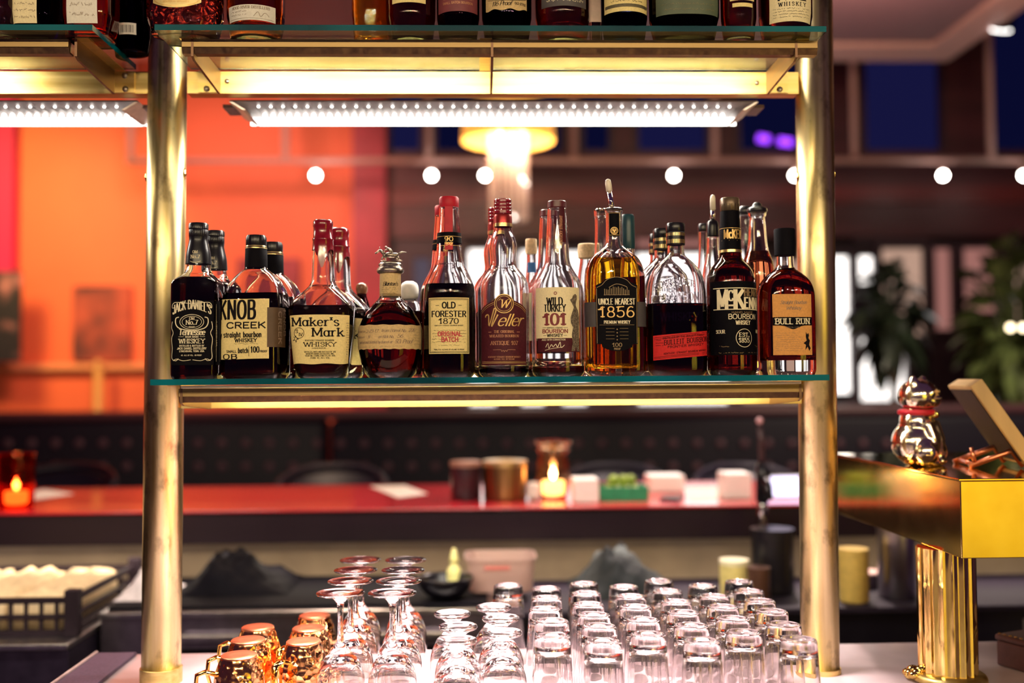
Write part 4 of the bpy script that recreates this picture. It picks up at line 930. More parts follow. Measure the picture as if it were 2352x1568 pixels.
o = B.patch('front_label', -62, 62, 44, 10, P_WHITE, top=lambda k: 0, nu=36); B.ink(); B.T('HOOD RIVER DISTILLERS', 0, 19, 6, SERIF, 92); B.Q(-50, -8, 27, 4, .7).Q(-50, -8, 33, 3, .6).L([(8, 36), (18, 26), (24, 36), (34, 27), (44, 34)], 1).R(-56, 56, 40, .6); B.done(I_GREY, o)
up('rounded amber bottle on the upper shelf near its middle', 808, 900, LQ_GOLD, None, .05, glassy('rippled_glass', (1, .96, .9), 0, 1.5, (40, .5)), base=50)
up('red-brown bottle with cream label edge right of the rounded amber bottle', 886, 1002, LQ_RED, [('front_label', -44, 40, 5, -70, P_CREAM, (I_GREY, 4))], tb=.010)
B = up('dark bottle with burgundy label on the upper shelf', 1003, 1102, LQ_DARK, None, glass=glassy('dark_purple_glass', (.30, .16, .26)))
o = B.patch('front_label', -56, 56, 25, -70, plain('wine_label_paper', (.20, .04, .05), .6), nu=30); B.ink(); B.T('SMALL BATCH BOURBON', 0, 8, 5, BOLD, 74).Q(-40, 40, -2, 3, .8); B.done(I_ROSE, o)
B = up('black bottle with torn cream label and handwritten proof on the upper shelf', 1106, 1222, LQ_DARK, None, glass=glassy('black_glass', (.10, .08, .14)))
o = B.patch('front_label', -58, 52, 21, -70, P_TAN, bot=lambda k: 2 * math.sin(k * 9) + 2 * k * k, nu=44); B.ink(); B.T('116 Proof', -14, 12, 10, SCRIPT, 48).T('OLD STYLE', 32, 9, 5, BOLD, 30).L([(-50, -4), (-20, 0), (20, 0), (48, -6)], 1); B.done(I_BLACK, o)
up('amber bottle with dark label and domed base on the upper shelf', 1228, 1356, LQ_RED, [('front_label', -60, 60, 13, -70, plain('slate_label_paper', (.08, .07, .075), .6), (I_CREAM, 5))], tb=.018)
up('flat cream box standing between the domed amber bottle and the navy bottle', 1352, 1384, LQ_DARK, [('front_label', -20, 20, 50, -120, plain('pale_card', (.62, .45, .36), .7), None)], .07, n=6, base=50)
B = up('navy bottle with cream and gold banded label on the upper shelf', 1380, 1488, LQ_DARK, None, glass=glassy('navy_glass', (.06, .08, .20)))
o = B.patch('front_label', -62, 62, 25, -70, P_CREAM, nu=30); B.ink(); 
for k in (10, 12.5, 15): B.R(-58, 58, k - 1, 2.2)
B.Q(-40, 40, 3, 4, .9).Q(-30, 30, -6, 5, .9); B.done(plain('olive_ink', (.10, .085, .05), .6), o)
up('broad dark bottle with green label on the upper shelf', 1490, 1652, LQ_DARK, [('front_label', -80, 80, 31, -70, P_GREEN, (plain('olive_gold_ink', (.22, .19, .09), .5), 8))], .0, glass=glassy('dark_green_glass', (.22, .20, .16)), dr=.75, n=2.6)
B = up('clear bottle with small scalloped white label on the upper shelf', 1655, 1738, LQ_RED, [('small_label', -24, 26, 15, 6, P_CREAM, None), ('front_label', -30, 32, 0, -70, P_CREAM, (I_BLACK, 4))], .006, tb=.011)
B = up('bottle with cream label lettered whiskey at the right end of the upper shelf', 1742, 1866, LQ_RED, None, .0)
o = B.patch('front_label', -56, 56, 47, -80, P_CREAM2, nu=34); B.ink(); B.T('WHISKEY', 0, 13, 9, dict(SERIF, track=.5), 66).T('RYE', 0, -1, 20, CBOLD, 70)
for k in range(4): B.Q(-46, 46, 20 + 6 * k, 2.5, .6, k)
B.done(I_BLACK, o)
ZUL = at(100, 56, -.209).z
up('clear cut bottle at the far left edge of the upper left shelf', -40, 40, whisky('dark_plum_spirit', (.2, .07, .12)), None, .0, CUT, zs=ZUL)
up('dark bottle with handwritten cream label on the upper left shelf', 42, 132, LQ_DARK, [('front_label', -44, 16, 52, -90, P_CREAM2, (I_GREY, 9))], .012, glass=glassy('black_glass'), n=6, zs=ZUL)
up('black square bottle with narrow cream label on the upper left shelf', 108, 160, LQ_DARK, [('front_label', -20, 8, 52, -90, P_CREAM, (I_GREY, 3))], .082, glass=glassy('black_glass'), n=6, zs=ZUL)
up('orange spirit bottle with white label on the upper left shelf', 158, 262, whisky('orange_liqueur', (.95, .30, .04)), [('front_label', -38, 32, 52, -90, P_WHITE, (I_GREY, 6))], .02, n=6, zs=ZUL)
B = up('dark bottle with white barcode sticker at the end of the upper left shelf', 262, 346, whisky('red_spirit', (.5, .03, .04)), [('barcode_label', -18, 22, 78, 52, P_WHITE, None)], .10, glass=glassy('black_glass'), base=97, zs=ZUL)
B.ink()
for k in range(11): vrule(B.bm, (-13 + 2.8 * k) * B.sf, B.zf(74), B.zf(57), (.7 + .8 * ((k * 7) % 3) / 2) * B.sf, B.m, 2)
B.done(I_BLACK, B.root, 'barcode')

# ------------------------------------------------------------------ counter and glassware
marble = plain('pale_marble', (.44, .34, .36), .28, var=.16, scale=9, coat=.2)
XC0 = atz(232, 1495, ZC).x
o = link('counter_slab', bx(XC0, 1.45, -1.25, .205, ZC - .04, ZC, .004), marble, None, False)
tag(o, 'pale stone counter under the upside-down glasses and the brass posts', 'counter')
o = link('counter_base', bx(XC0 + .02, 1.43, -1.15, .17, 0, ZC - .041, .003), plain('dark_walnut', (.035, .016, .018), .45, var=.4, scale=14, stretch=(1, 1, .1)), None, False)
tag(o, 'dark wooden cabinet below the pale stone counter', 'cabinet')
# purple bar mat at the left, with a pale piped edge
mx = thing('bar_mat', 'dark purple rubber bar mat left of the left post', 'mat', (-.93, -.05, ZC), 0)
A = atz(332, 1484, ZC + .006); Bq = Vector((XC0 + .006, 0, 0))
bm = bmesh.new(); P = [(A.x, .19), (Bq.x, .19), (Bq.x, -.45), (A.x, -.45)]
prism(bm, [(x + .93, y + .05) for x, y in P], .0008, .007, 'Z'); link('mat', bm, plain('purple_rubber', (.085, .05, .095), .55, var=.2, scale=200), mx, False)
bm = bmesh.new(); tube(bm, [Vector((P[1][0] + .93, P[1][1] + .05, .008)), Vector((P[2][0] + .93, P[2][1] + .05, .008))], .003, 10); link('piping', bm, plain('pale_piping', (.7, .5, .5), .5), mx)

def pieces(root, prof, cuts, names, mat, seg=44, mats=None):
    """cut one closed glass profile into parts that share their edges"""
    for nm, segs in zip(names, cuts):
        bm = bmesh.new()
        for i0, i1 in segs: lathe(bm, prof[i0:i1 + 1], seg)
        bmesh.ops.remove_doubles(bm, verts=bm.verts[:], dist=1e-7)
        me = bpy.data.meshes.new(nm)
        for f in bm.faces: f.smooth = True
        bm.to_mesh(me); bm.free(); me.materials.append(mat)
        ob = bpy.data.objects.new(nm, me); COL.objects.link(ob); ob.parent = root
# inverted wine glass, profile from the rim (on the counter) outside up to the foot and back down inside
def inv(pr, H): return [(H - z, r) for z, r in pr]
HW = .200
out = chaikin([(.0005, .0325), (.02, .0345), (.05, .0372), (.075, .0362), (.098, .0285), (.114, .0135), (.124, .0055), (.150, .0038), (.178, .0042), (.188, .0075), (.1935, .016), (.1965, .030), (.1975, .0355)], 2)
top = [(.1985, .0362), (.1997, .0355), (.1985, .027), (.1972, .016), (.1965, .006), (.1962, 0)]
inn = chaikin([(.103, 0), (.103, .008), (.096, .0245), (.075, .0346), (.05, .0357), (.02, .0332), (.0006, .0314)], 2)
ks = next(i for i, p in enumerate(out) if p[0] > .124); kf = next(i for i, p in enumerate(out) if p[0] > .184)
# outside runs bottom-up, inside runs top-down and closes at the rim
prof = out + top
root = thing('wine_glass', 'x', 'glass', (0, 0, 0), 0, 'upside-down wine glasses')
inner_closed = inn + [out[0]]
bm = bmesh.new(); lathe(bm, out[:ks + 1], 44); lathe(bm, inner_closed, 44); bmesh.ops.remove_doubles(bm, verts=bm.verts[:], dist=1e-7); link('bowl', bm, GLASSWARE, root)
pieces(root, prof, [[(ks, kf)], [(kf, len(prof) - 1)]], ['stem', 'foot'], GLASSWARE)
WG = [(782, 1359), (805, 1332), (817, 1307), (828, 1284), (901, 1359), (916, 1332), (926, 1307), (932, 1284)]
RN = ['nearest', 'second from the front', 'third from the front', 'furthest back']
for i, (px, py) in enumerate(WG):
    p = atz(px, py, ZC + HW); lab = 'upside-down wine glass, %s of the %s row of four' % (RN[i % 4], 'left' if i < 4 else 'right')
    if i == 0: root.location = (p.x, p.y, ZC); root['label'] = lab
    else: dup(root, (p.x, p.y, ZC), .3 * i, lab)
HS = .135
out = chaikin([(.0005, .0265), (.02, .033), (.045, .0375), (.068, .0365), (.088, .028), (.104, .0145), (.1105, .0095), (.1150, .0088), (.1200, .0105), (.1255, .018), (.1290, .0265), (.1300, .0292)], 2)
top = [(.1315, .0302), (.1345, .0296), (.135, .0280), (.1335, .016), (.1328, 0)]
inn = chaikin([(.094, 0), (.094, .008), (.086, .0235), (.068, .0345), (.045, .0357), (.02, .0315), (.0006, .0252)], 2)
ks = next(i for i, p in enumerate(out) if p[0] > .110); kf = next(i for i, p in enumerate(out) if p[0] > .118)
prof = out + top
root = thing('snifter_glass', 'x', 'glass', (0, 0, 0), 0, 'upside-down short stemmed glasses')
bm = bmesh.new(); lathe(bm, out[:ks + 1], 44); lathe(bm, inn + [out[0]], 44); bmesh.ops.remove_doubles(bm, verts=bm.verts[:], dist=1e-7); link('bowl', bm, GLASSWARE, root)
pieces(root, prof, [[(ks, kf)], [(kf, len(prof) - 1)]], ['stem', 'foot'], GLASSWARE)
SG = [(1049, 1467), (1052, 1435), (1039, 1406), (1154, 1449), (1150, 1416), (1134, 1391)]
for i, (px, py) in enumerate(SG):
    p = atz(px, py, ZC + HS); lab = 'upside-down short-stemmed snifter, %s of the %s three' % (['nearest', 'middle', 'furthest'][i % 3], 'left' if i < 3 else 'right')
    if i == 0: root.location = (p.x, p.y, ZC); root['label'] = lab
    else: dup(root, (p.x, p.y, ZC), .4 * i, lab)
HT = .140
bm = bmesh.new()
pr = chaikin([(.0005, .0342), (.004, .0342), (.06, .0312), (.118, .0276), (.124, .0272), (.131, .0266), (.137, .0262), (.1396, .0245)], 1) + [(.140, .022), (.1368, .018), (.1352, .010), (.1348, 0)]
rr = lathe(bm, pr, 48); ri = lathe(bm, chaikin([(.121, 0), (.121, .014), (.1195, .0235), (.112, .0262), (.06, .0292), (.004, .0324), (.0005, .0325)], 1) + [pr[0]], 48)
bmesh.ops.remove_doubles(bm, verts=bm.verts[:], dist=1e-7)
tum = link('highball_glass', bm, GLASSWARE)
tag(tum, 'x', 'glass', 'upside-down highball glasses')
COLS = [[(1268, 1459), (1268, 1424), (1251, 1397), (1255, 1372), (1255, 1350)],
        [(1385, 1472), (1376, 1436), (1364, 1410), (1351, 1386), (1346, 1361), (1341, 1339)],
        [(1488, 1455), (1477, 1422), (1459, 1392), (1449, 1368), (1433, 1346)],
        [(1612, 1470), (1588, 1435), (1569, 1405), (1553, 1380), (1533, 1356), (1513, 1333)],
        [(1708, 1450), (1683, 1419), (1660, 1392), (1641, 1368), (1614, 1344)],
        [(1834, 1466), (1800, 1432), (1772, 1402), (1745, 1378), (1721, 1356), (1698, 1334)]]
CN = ['first', 'second', 'third', 'fourth', 'fifth', 'sixth']
pos = []
for c, col in enumerate(COLS):
    for k, (px, py) in enumerate(col):
        p = atz(px, py, ZC + HT); pos.append([p.x, p.y, 'upside-down highball glass, %s from the front in the %s column from the left' % (CN[k], CN[c])])
p = atz(1167, 1343, ZC + HT); pos.append([p.x, p.y, 'lone upside-down highball glass behind the right snifters'])
for it in range(60):                               # nudge apart so that rims do not cut into each other
    for i in range(len(pos)):
        for j in range(i):
            dx, dy = pos[i][0] - pos[j][0], pos[i][1] - pos[j][1]; d = math.hypot(dx, dy)
            if d < .0695:
                f = (.0695 - d) / d / 2; pos[i][0] += dx * f; pos[i][1] += dy * f; pos[j][0] -= dx * f; pos[j][1] -= dy * f
for i, (x, y, lab) in enumerate(pos):
    if i == 0: tum.location = (x, y, ZC); tum['label'] = lab
    else:
        c = dup(tum, (x, y, ZC), .5 * i, lab)
# hammered copper mugs, upside down
m, nt, p_ = nodes_of('hammered_copper'); p_.inputs['Metallic'].default_value = 1; p_.inputs['Roughness'].default_value = .12
varied(nt, p_, (.82, .36, .14), (.92, .52, .24), 30); bump(nt, p_, 95, .55, 'VORONOI', dist=.004); HAMMER = m
COPPER_FLAT = plain('satin_copper', (.86, .30, .16), .30, 1., .08)
HM = .098
root = thing('copper_mug', 'x', 'mug', (0, 0, 0), 0, 'upside-down copper mugs')
pr = chaikin([(.0005, .0325), (.004, .0335), (.02, .0375), (.045, .0390), (.070, .0365), (.088, .0300), (.0945, .0275)], 2)
bm = LT(pr, 56); 
inn = chaikin([(.093, 0), (.093, .0245), (.070, .0345), (.045, .0370), (.02, .0355), (.0005, .0310)], 2) + [pr[0]]
lathe(bm, inn, 56); bmesh.ops.remove_doubles(bm, verts=bm.verts[:], dist=1e-7); link('body', bm, HAMMER, root)
bm = LT([(.0945, .0275), (.0968, .0272), (.0980, .0255), (.0974, .012), (.0972, 0)], 56); link('base', bm, COPPER_FLAT, root, angle=40)
bm = bmesh.new(); tube(bm, [Vector((.0355, 0, .070)), Vector((.050, 0, .074)), Vector((.062, 0, .070)), Vector((.064, 0, .050)), Vector((.058, 0, .026)), Vector((.038, 0, .022))], .0034, 12)
bmesh.ops.scale(bm, vec=(1, 2.2, 1), verts=bm.verts); link('handle', bm, BRASS_POLISH, root)
MG = [(549, 1502, 3.3), (570, 1467, 3.5), (592, 1438, 3.4), (697, 1470, 4.1), (709, 1440, 4.0), (723, 1411, 4.2)]
for i, (px, py, rz) in enumerate(MG):
    p = atz(px, py, ZC + HM); lab = 'hammered copper mug standing upside down, %s of the %s three' % (['nearest', 'middle', 'furthest'][i % 3], 'left' if i < 3 else 'right')
    if i == 0: root.location = (p.x, p.y, ZC); root['label'] = lab; root.rotation_euler.z = rz
    else: dup(root, (p.x, p.y, ZC), rz, lab)

# ------------------------------------------------------------------ brass serving ledge at the right
yN, yF_ = -.17, .42; ZT = CAMP.z - .160
xl = at(2205, 1105, yN).x; HB = .127
lg = thing('brass_ledge', 'polished brass boxed ledge on a fluted brass column, far right', 'ledge', (xl, yN, ZC))
zt = ZT - ZC
link('top_box', bx(0, .62, 0, yF_ - yN, zt - HB, zt - .004, .0015), brass_mat('aged_polished_brass', (.70, .50, .14), (.78, .58, .20), .10, None, 20), lg, False)
link('top_plate', bx(-.004, .63, -.004, yF_ - yN + .004, zt - .0039, zt, .001), BRASS_POLISH, lg, False)
bm = bmesh.new(); fl = []
xc = at(2175, 1400, -.05).x - xl
for k in range(96):
    a = 2 * PI * k / 96; r = .0485 - .0032 * abs(math.sin(a * 9)); fl.append((xc + r * math.cos(a), .12 + r * math.sin(a)))
prism(bm, fl, 0, zt - HB - .0005, 'Z'); link('fluted_column', bm, BRASS_POLISH, lg, angle=25)
bm = LT(chaikin([(.0, 0), (.0, .062), (.010, .062), (.016, .054), (.016, 0)], 1), 40, (xc, .12, 0)); link('column_foot', bm, BRASS_BAR, lg)
# silver cat figurine with a red collar
p = atz(2108, 1068, ZT); ct = thing('cat_figurine', 'shiny silver cat figurine with red collar sitting on the brass ledge', 'figurine', (p.x, p.y, ZT), math.radians(48))
S = .172
bm = bmesh.new()
def blob(x, y, z, r, sc=(1, 1, 1)): ball(bm, (x * S, y * S, z * S), r * S, 24, sc)
blob(0, .02, .24, .27, (1.0, .92, .92)); blob(0, 0, .46, .20, (1.02, .9, .95)); blob(-.13, -.12, .15, .15, (.9, 1, 1)); blob(.13, -.12, .15, .15, (.9, 1, 1))
blob(-.08, -.19, .05, .075, (1, 1.2, .7)); blob(.08, -.19, .05, .075, (1, 1.2, .7)); tube(bm, [Vector((-.10, -.13, .46)) * S, Vector((-.10, -.20, .28)) * S, Vector((-.085, -.20, .08)) * S], [.07 * S, .062 * S, .05 * S], 14)
tube(bm, [Vector((.10, -.13, .46)) * S, Vector((.10, -.20, .28)) * S, Vector((.085, -.20, .08)) * S], [.07 * S, .062 * S, .05 * S], 14)
tube(bm, [Vector((.1, .2, .1)) * S, Vector((.25, .18, .12)) * S, Vector((.27, .06, .2)) * S], [.06 * S, .055 * S, .035 * S], 12)
GILT = plain('gilded_silver', (.92, .82, .62), .16, 1., .05, 60, bmp=.25); me_ = link('body', bm, GILT, ct); 
rm = me_.modifiers.new('merge', 'REMESH'); rm.mode = 'VOXEL'; rm.voxel_size = .0028; sm = me_.modifiers.new('soft', 'SMOOTH'); sm.iterations = 4; rm.use_smooth_shade = True
bm = bmesh.new(); S_ = S
blob(0, -.02, .74, .215, (1.06, .95, .88)); blob(0, -.19, .69, .085, (1.2, .7, .8)); blob(0, -.25, .715, .02)
for sx in (-1, 1):
    prism_pts = [(sx * .19, .80), (sx * .17, 1.0), (sx * .05, .90)]
    tube(bm, [Vector((sx * .125, -.02, .84)) * S, Vector((sx * .145, -.02, .90)) * S, Vector((sx * .155, -.025, .955)) * S], [.085 * S, .058 * S, .022 * S], 12)
    blob(sx * .085, -.205, .775, .030, (1, .6, 1.2))
hd = link('head', bm, GILT, ct); rm = hd.modifiers.new('merge', 'REMESH'); rm.mode = 'VOXEL'; rm.voxel_size = .0028; rm.use_smooth_shade = True
bm = LT([(.535 * S, .175 * S), (.555 * S, .195 * S), (.585 * S, .195 * S), (.60 * S, .175 * S)], 32, close=True); cl = link('collar', bm, plain('red_collar', (.55, .01, .03), .5), ct)
bm = bmesh.new(); ball(bm, (0, -.20 * S, .545 * S), .04 * S, 14); link('bell', bm, BRASS_POLISH, cl)
# slanted framed card holder behind it
p0 = at(2300, 1100, .47)
fr = thing('menu_holder', 'tan wooden menu frame leaning on a small easel on the brass ledge', 'frame', (at(2262, 1100, .06).x, .06, ZT), math.radians(-10))
M = Matrix.Rotation(math.radians(-33), 4, 'Y')
bm = bmesh.new(); box(bm, -.012, .012, -.075, .075, .0, .165, .002, Matrix.Translation((.058, 0, .0135)) @ M); link('frame', bm, plain('tan_wood', (.62, .40, .17), .5, var=.15, scale=30, stretch=(1, 1, .1)), fr, False)
bm = bmesh.new(); box(bm, -.0133, -.0122, -.066, .068, .008, .157, 0, Matrix.Translation((.058, 0, .0135)) @ M); link('card', bm, plain('dark_card', (.022, .012, .02), .6, spec=.2), fr, False)
bm = bmesh.new(); tube(bm, [Vector((-.04, -.05, .003)), Vector((.03, -.05, .03)), Vector((.05, -.05, .004))], .005, 8); tube(bm, [Vector((-.04, .05, .003)), Vector((.03, .05, .03)), Vector((.05, .05, .004))], .005, 8); tube(bm, [Vector((-.03, -.05, .006)), Vector((-.03, .05, .006))], .004, 8); tube(bm, [Vector((-.03, -.05, .006)), Vector((-.036, -.05, .036))], .004, 8)
link('easel', bm, COPPER_FLAT, fr)
# studded leather box in the bottom right corner
q = atz(2262, 1475, ZC + .01)
lb = thing('leather_box', 'brown leather box edged with brass studs in the bottom right corner', 'box', (q.x + .13, -.02, ZC), math.radians(24))
link('case', bx(-.13, .13, -.12, .12, .0005, .045, .004), plain('brown_leather', (.085, .035, .035), .4, bmp=.2, scale=120), lb, False)
link('lid', bx(-.132, .132, -.122, .122, .0452, .056, .004), MATS['brown_leather'], lb, False)
for k in range(22):
    bm = bmesh.new(); ball(bm, (-.1245, -.115 + .011 * k, .0565), .0030, 8, (1, 1, .6)); link('stud', bm, BRASS_POLISH, lb)
# small wrapped thing at the foot of the column
p = atz(2105, 1562, ZC); o = bmesh.new(); 
for k in range(9): ball(o, (p.x + random.uniform(-.012, .02), p.y + random.uniform(-.012, .012), ZC + .009 + random.uniform(0, .010)), .009, 8, (1.2, .9, .8))
tag(link('twisted_foil', o, BRASS_POLISH, None), 'crumpled bit of foil beside the foot of the fluted column', 'foil')

# ------------------------------------------------------------------ bar counter beyond the well
yb0, yb1 = 1.08, 1.76; ZB = 1.112
wood_red = plain('lacquered_red_wood', (.56, .022, .036), .20, var=.18, scale=8, stretch=(.15, 1, 1), coat=.4)
bar = thing('bar_counter', 'long glossy red-brown wooden bar beyond the glasses', 'bar', (0, yb0, 0))
link('bar_top', bx(-4.2, 4.2, 0, yb1 - yb0, ZB - .007, ZB, .002), wood_red, bar, False)
link('bar_apron', bx(-4.2, 4.2, .012, .05, ZB - .094, ZB - .0075, .003), plain('dark_red_wood', (.014, .004, .010), .5, spec=.3, var=.25, scale=10, stretch=(.1, 1, 1)), bar, False)
link('bar_back_panel', bx(-4.2, 4.2, .16, .20, 0, ZB - .0945), plain('khaki_panel', (.44, .34, .25), .6, var=.08, scale=12), bar, False)
link('bar_front_panel', bx(-4.2, 4.2, .60, .64, 0, ZB - .0075), MATS['dark_red_wood'], bar, False)
# under-bar steel units
un = thing('steel_workstation', 'steel under-bar workstation with dark lids below the khaki panel', 'workstation', (.1, .66, 0))
XA, XB_ = at(232, 1400, .66).x - .1, at(1130, 1400, .66).x - .1
link('cabinet', bx(XA, XB_, 0, .40, .05, .915), plain('bar_steel', (.30, .26, .32), .32, 1., .15, 40), un, False)
link('rim', bx(XA - .004, XB_ + .004, -.008, .405, .9152, .929, .002), STEEL, un, False)
link('dark_lid', bx(XA + .01, XB_ - .01, .018, .39, .9292, .937, .002), BLACKM, un, False)
for x0 in (at(420, 1400, .66).x - .1, at(860, 1400, .66).x - .1):
    link('drawer_pull', bx(x0, x0 + .17, -.022, -.010, .86, .878, .003), STEEL, un, False)
    link('drawer_gap', bx(x0 - .06, x0 + .23, -.0012, -.0002, .80, .842), BLACKM, un, False)
un2 = thing('ice_bin', 'dark steel ice bin at left beneath the black crate', 'bin', (-1.5, .50, 0))
link('cabinet', bx(-.9, at(158, 1450, .5).x + 1.5, 0, .62, .05, .885), plain('dark_steel', (.09, .07, .12), .35, .9, .2, 30), un2, False)
link('rim', bx(-.9, at(160, 1450, .5).x + 1.5, -.01, .63, .8852, .900, .003), STEEL, un2, False)
un3 = thing('under_bar_cooler', 'black under-bar cooler behind the highball glasses', 'cooler', (1.1, .68, 0))
link('cabinet', bx(at(1150, 1400, .68).x - 1.1, 1.9, 0, .38, .05, .900), BLACKP, un3, False); link('door_seam', bx(.2, .206, -.001, -.0002, .1, .88), STEEL, un3, False)
link('counter_top', bx(at(1150, 1400, .68).x - 1.1, 1.9, -.012, .385, .9002, .915, .003), plain('dark_worktop', (.018, .012, .024), .6, spec=.2), un3, False)
def crate(px0, px1, Y0, Y1, z, h, label):
    x0, x1 = at(px0, 1400, Y0).x, at(px1, 1400, Y0).x; cx = (x0 + x1) / 2; w = (x1 - x0) / 2; d = (Y1 - Y0) / 2
    r = thing('plastic_crate', label, 'crate', (cx, (Y0 + Y1) / 2, z))
    g = bmesh.new(); 
    for zz0, zz1 in ((0, .012), (h * .45, h * .55), (h - .014, h)):
        box(g, -w, w, -d, -d + .008, zz0, zz1); box(g, -w, w, d - .008, d, zz0, zz1); box(g, -w, -w + .008, -d + .008, d - .008, zz0, zz1); box(g, w - .008, w, -d + .008, d - .008, zz0, zz1)
    n = int(2 * w / .034)
    for k in range(n + 1):
        x = -w + .004 + (2 * w - .008) * k / n; box(g, x - .004, x + .004, -d + .001, -d + .007, .01, h - .01); box(g, x - .004, x + .004, d - .007, d - .001, .01, h - .01)
    for sx in (-1, 1):
        for sy in (-1, 1): box(g, sx * w - .016, sx * w + .016, sy * d - .014, sy * d + .014, 0, h + .018, .003)
    box(g, -w + .009, w - .009, -d + .009, d - .009, .001, .006)
    link('frame', g, plain('dark_crate_plastic', (.018, .010, .016), .6, spec=.2), r, False)
    return r, cx, (Y0 + Y1) / 2, w, d
cr = crate(-300, 168, .56, .98, .9005, .085, 'dark slatted crate of folded cream cloths at lower left')
for k in range(3):
    bm = bmesh.new(); ww = cr[3] - .03; x0 = -ww + k * 2 * ww / 3
    N = 12; G = [[bm.verts.new((cr[1] + x0 + (2 * ww / 3 - .006) * i / N, cr[2] - cr[4] + .03 + (2 * cr[4] - .06) * j / N, .9085 + .074 + .008 * math.sin(i * 1.3 + k) * math.cos(j * 1.1 + 2 * k) - .018 * (abs(i / N - .5) * 2) ** 6)) for j in range(N + 1)] for i in range(N + 1)]
    for i in range(N):
        for j in range(N): bm.faces.new((G[i][j], G[i + 1][j], G[i + 1][j + 1], G[i][j + 1]))
    r = bmesh.ops.extrude_face_region(bm, geom=bm.faces[:]); vs = [v for v in r['geom'] if isinstance(v, bmesh.types.BMVert)]
    for v in vs: v.co.z = .9085
    tag(link('folded_cloth', bm, plain('cream_cloth', (.72, .54, .32), .85, var=.15, scale=40), None), 'folded cream cloth lying in the dark crate, %s' % ['at its left', 'in its middle', 'at its right end'][k], 'cloth', 'cloths in the crate')
def heap(name, label, cat, px0, px1, pyt, Y, z, m, depth=.12, seed=1, peak=.35):
    x0, x1 = at(px0, 1300, Y).x, at(px1, 1300, Y).x; hh = at((px0 + px1) / 2, pyt, Y).z - z; rnd = random.Random(seed)
    bm = bmesh.new(); N = 28; G = []
    ph = [rnd.uniform(0, 6) for _ in range(6)]
    for i in range(N + 1):
        row = []
        for j in range(N + 1):
            u, v = i / N, j / N; e = max(0, math.sin(PI * u)) ** .6 * max(0, math.sin(PI * v)) ** .6
            pk = math.exp(-((u - peak) / .25) ** 2); hgt = hh * e * (.5 + .5 * pk) * (.86 + .16 * math.sin(9 * u + ph[0] + 3 * v) * math.cos(8 * v + ph[1]) + .10 * math.sin(17 * u + ph[2] + 5 * v) + .07 * math.sin(31 * u + ph[3] - 19 * v) + .05 * math.sin(47 * v + ph[4] + 23 * u))
            row.append(bm.verts.new((x0 + (x1 - x0) * u, Y - depth + 2 * depth * v, z + .0008 + max(0, hgt))))
        G.append(row)
    for i in range(N):
        for j in range(N): bm.faces.new((G[i][j], G[i + 1][j], G[i + 1][j + 1], G[i][j + 1]))
    return tag(link(name, bm, m), label, cat)
heap('black_cloth', 'heap of black cloth on the steel workstation behind the left post', 'cloth', 440, 680, 1240, .92, .9372, BLACKM, .13, 3, .3)
heap('white_towel', 'crumpled white bar towel beside the left post', 'towel', 290, 402, 1296, .84, .9372, plain('white_towel', (.70, .62, .66), .9), .10, 5, .45)
heap('plastic_bag', 'crumpled grey plastic bag behind the highball glasses', 'bag', 1310, 1540, 1240, .92, .9152, plain('grey_plastic_film', (.018, .022, .026), .7, spec=.2), .135, 8, .45)
# translucent plastic tub
def at_box(name, label, cat, px0, px1, pyt, Y, z, m, depth, rnd=.01):
    x0, x1 = at(px0, 1300, Y).x, at(px1, 1300, Y).x; h = at((px0 + px1) / 2, pyt, Y).z - z
    return x0, x1, h
Yt = .78; x0, x1 = at(1066, 1300, Yt).x, at(1234, 1300, Yt).x; h = at(1150, 1282, Yt).z - .938
tb = thing('plastic_tub', 'translucent plastic tub with rolled rim behind the short-stemmed glasses', 'tub', ((x0 + x1) / 2, Yt + .06, .938))
w = (x1 - x0) / 2
bm = bmesh.new()
def rring(z, s, rr=.02, d=.075):
    L = []
    for k in range(48):
        a = 2 * PI * k / 48; r = sec_r(a, w * s, d * s, 6); L.append(bm.verts.new((r * math.cos(a), r * math.sin(a), z)))
    return L
rs = [rring(.0005, .84), rring(.004, .88), rring(h * .9, .95), rring(h * .92, 1.0), rring(h, 1.0), rring(h, .95), rring(h * .9, .93), rring(.008, .85)]
for A, B_ in zip(rs, rs[1:]):
    for k in range(48): bm.faces.new((A[k], A[(k + 1) % 48], B_[(k + 1) % 48], B_[k]))
bm.faces.new(rs[0][::-1]); bm.faces.new(rs[-1])
mm, nt, p_ = nodes_of('milky_tub_plastic'); p_.inputs['Base Color'].default_value = (.72, .52, .48, 1); p_.inputs['Transmission Weight'].default_value = .45; p_.inputs['Roughness'].default_value = .35
link('tub', bm, mm, tb, angle=40)
bm = bmesh.new(); box(bm, -w * .45, w * .25, -.0735, -.0725, h * .70, h * .80); link('sticker', bm, plain('pink_sticker', (.65, .18, .16), .6), tb, False)
# yellow squeeze bottle, black round canister, lemon tub
p = at(1043, 1372, .80)
sb = thing('squeeze_bottle', 'pale yellow squeeze bottle left of the translucent tub', 'bottle', (p.x, .80, .938))
link('body', LT(chaikin([(.0005, 0), (.0005, .017), (.004, .019), (.055, .019), (.066, .010), (.072, .009), (.072, 0)], 1), 28), plain('pale_yellow_plastic', (.90, .86, .36), .4, emis=None), sb)
link('nozzle', LT([(.0722, 0), (.0722, .011), (.080, .011), (.108, .004), (.108, 0)], 20), MATS['pale_yellow_plastic'], sb)
p = at(1022, 1440, .70)
o = link('black_bowl', LT(chaikin([(.0005, 0), (.0005, .035), (.02, .06), (.05, .07), (.052, .066), (.02, .052), (.006, .03), (.006, 0)], 1), 40, (0, 0, 0)), BLACKP); o.location = (p.x, .735, .938); tag(o, 'black bowl on the steel workstation behind the left snifters', 'bowl')
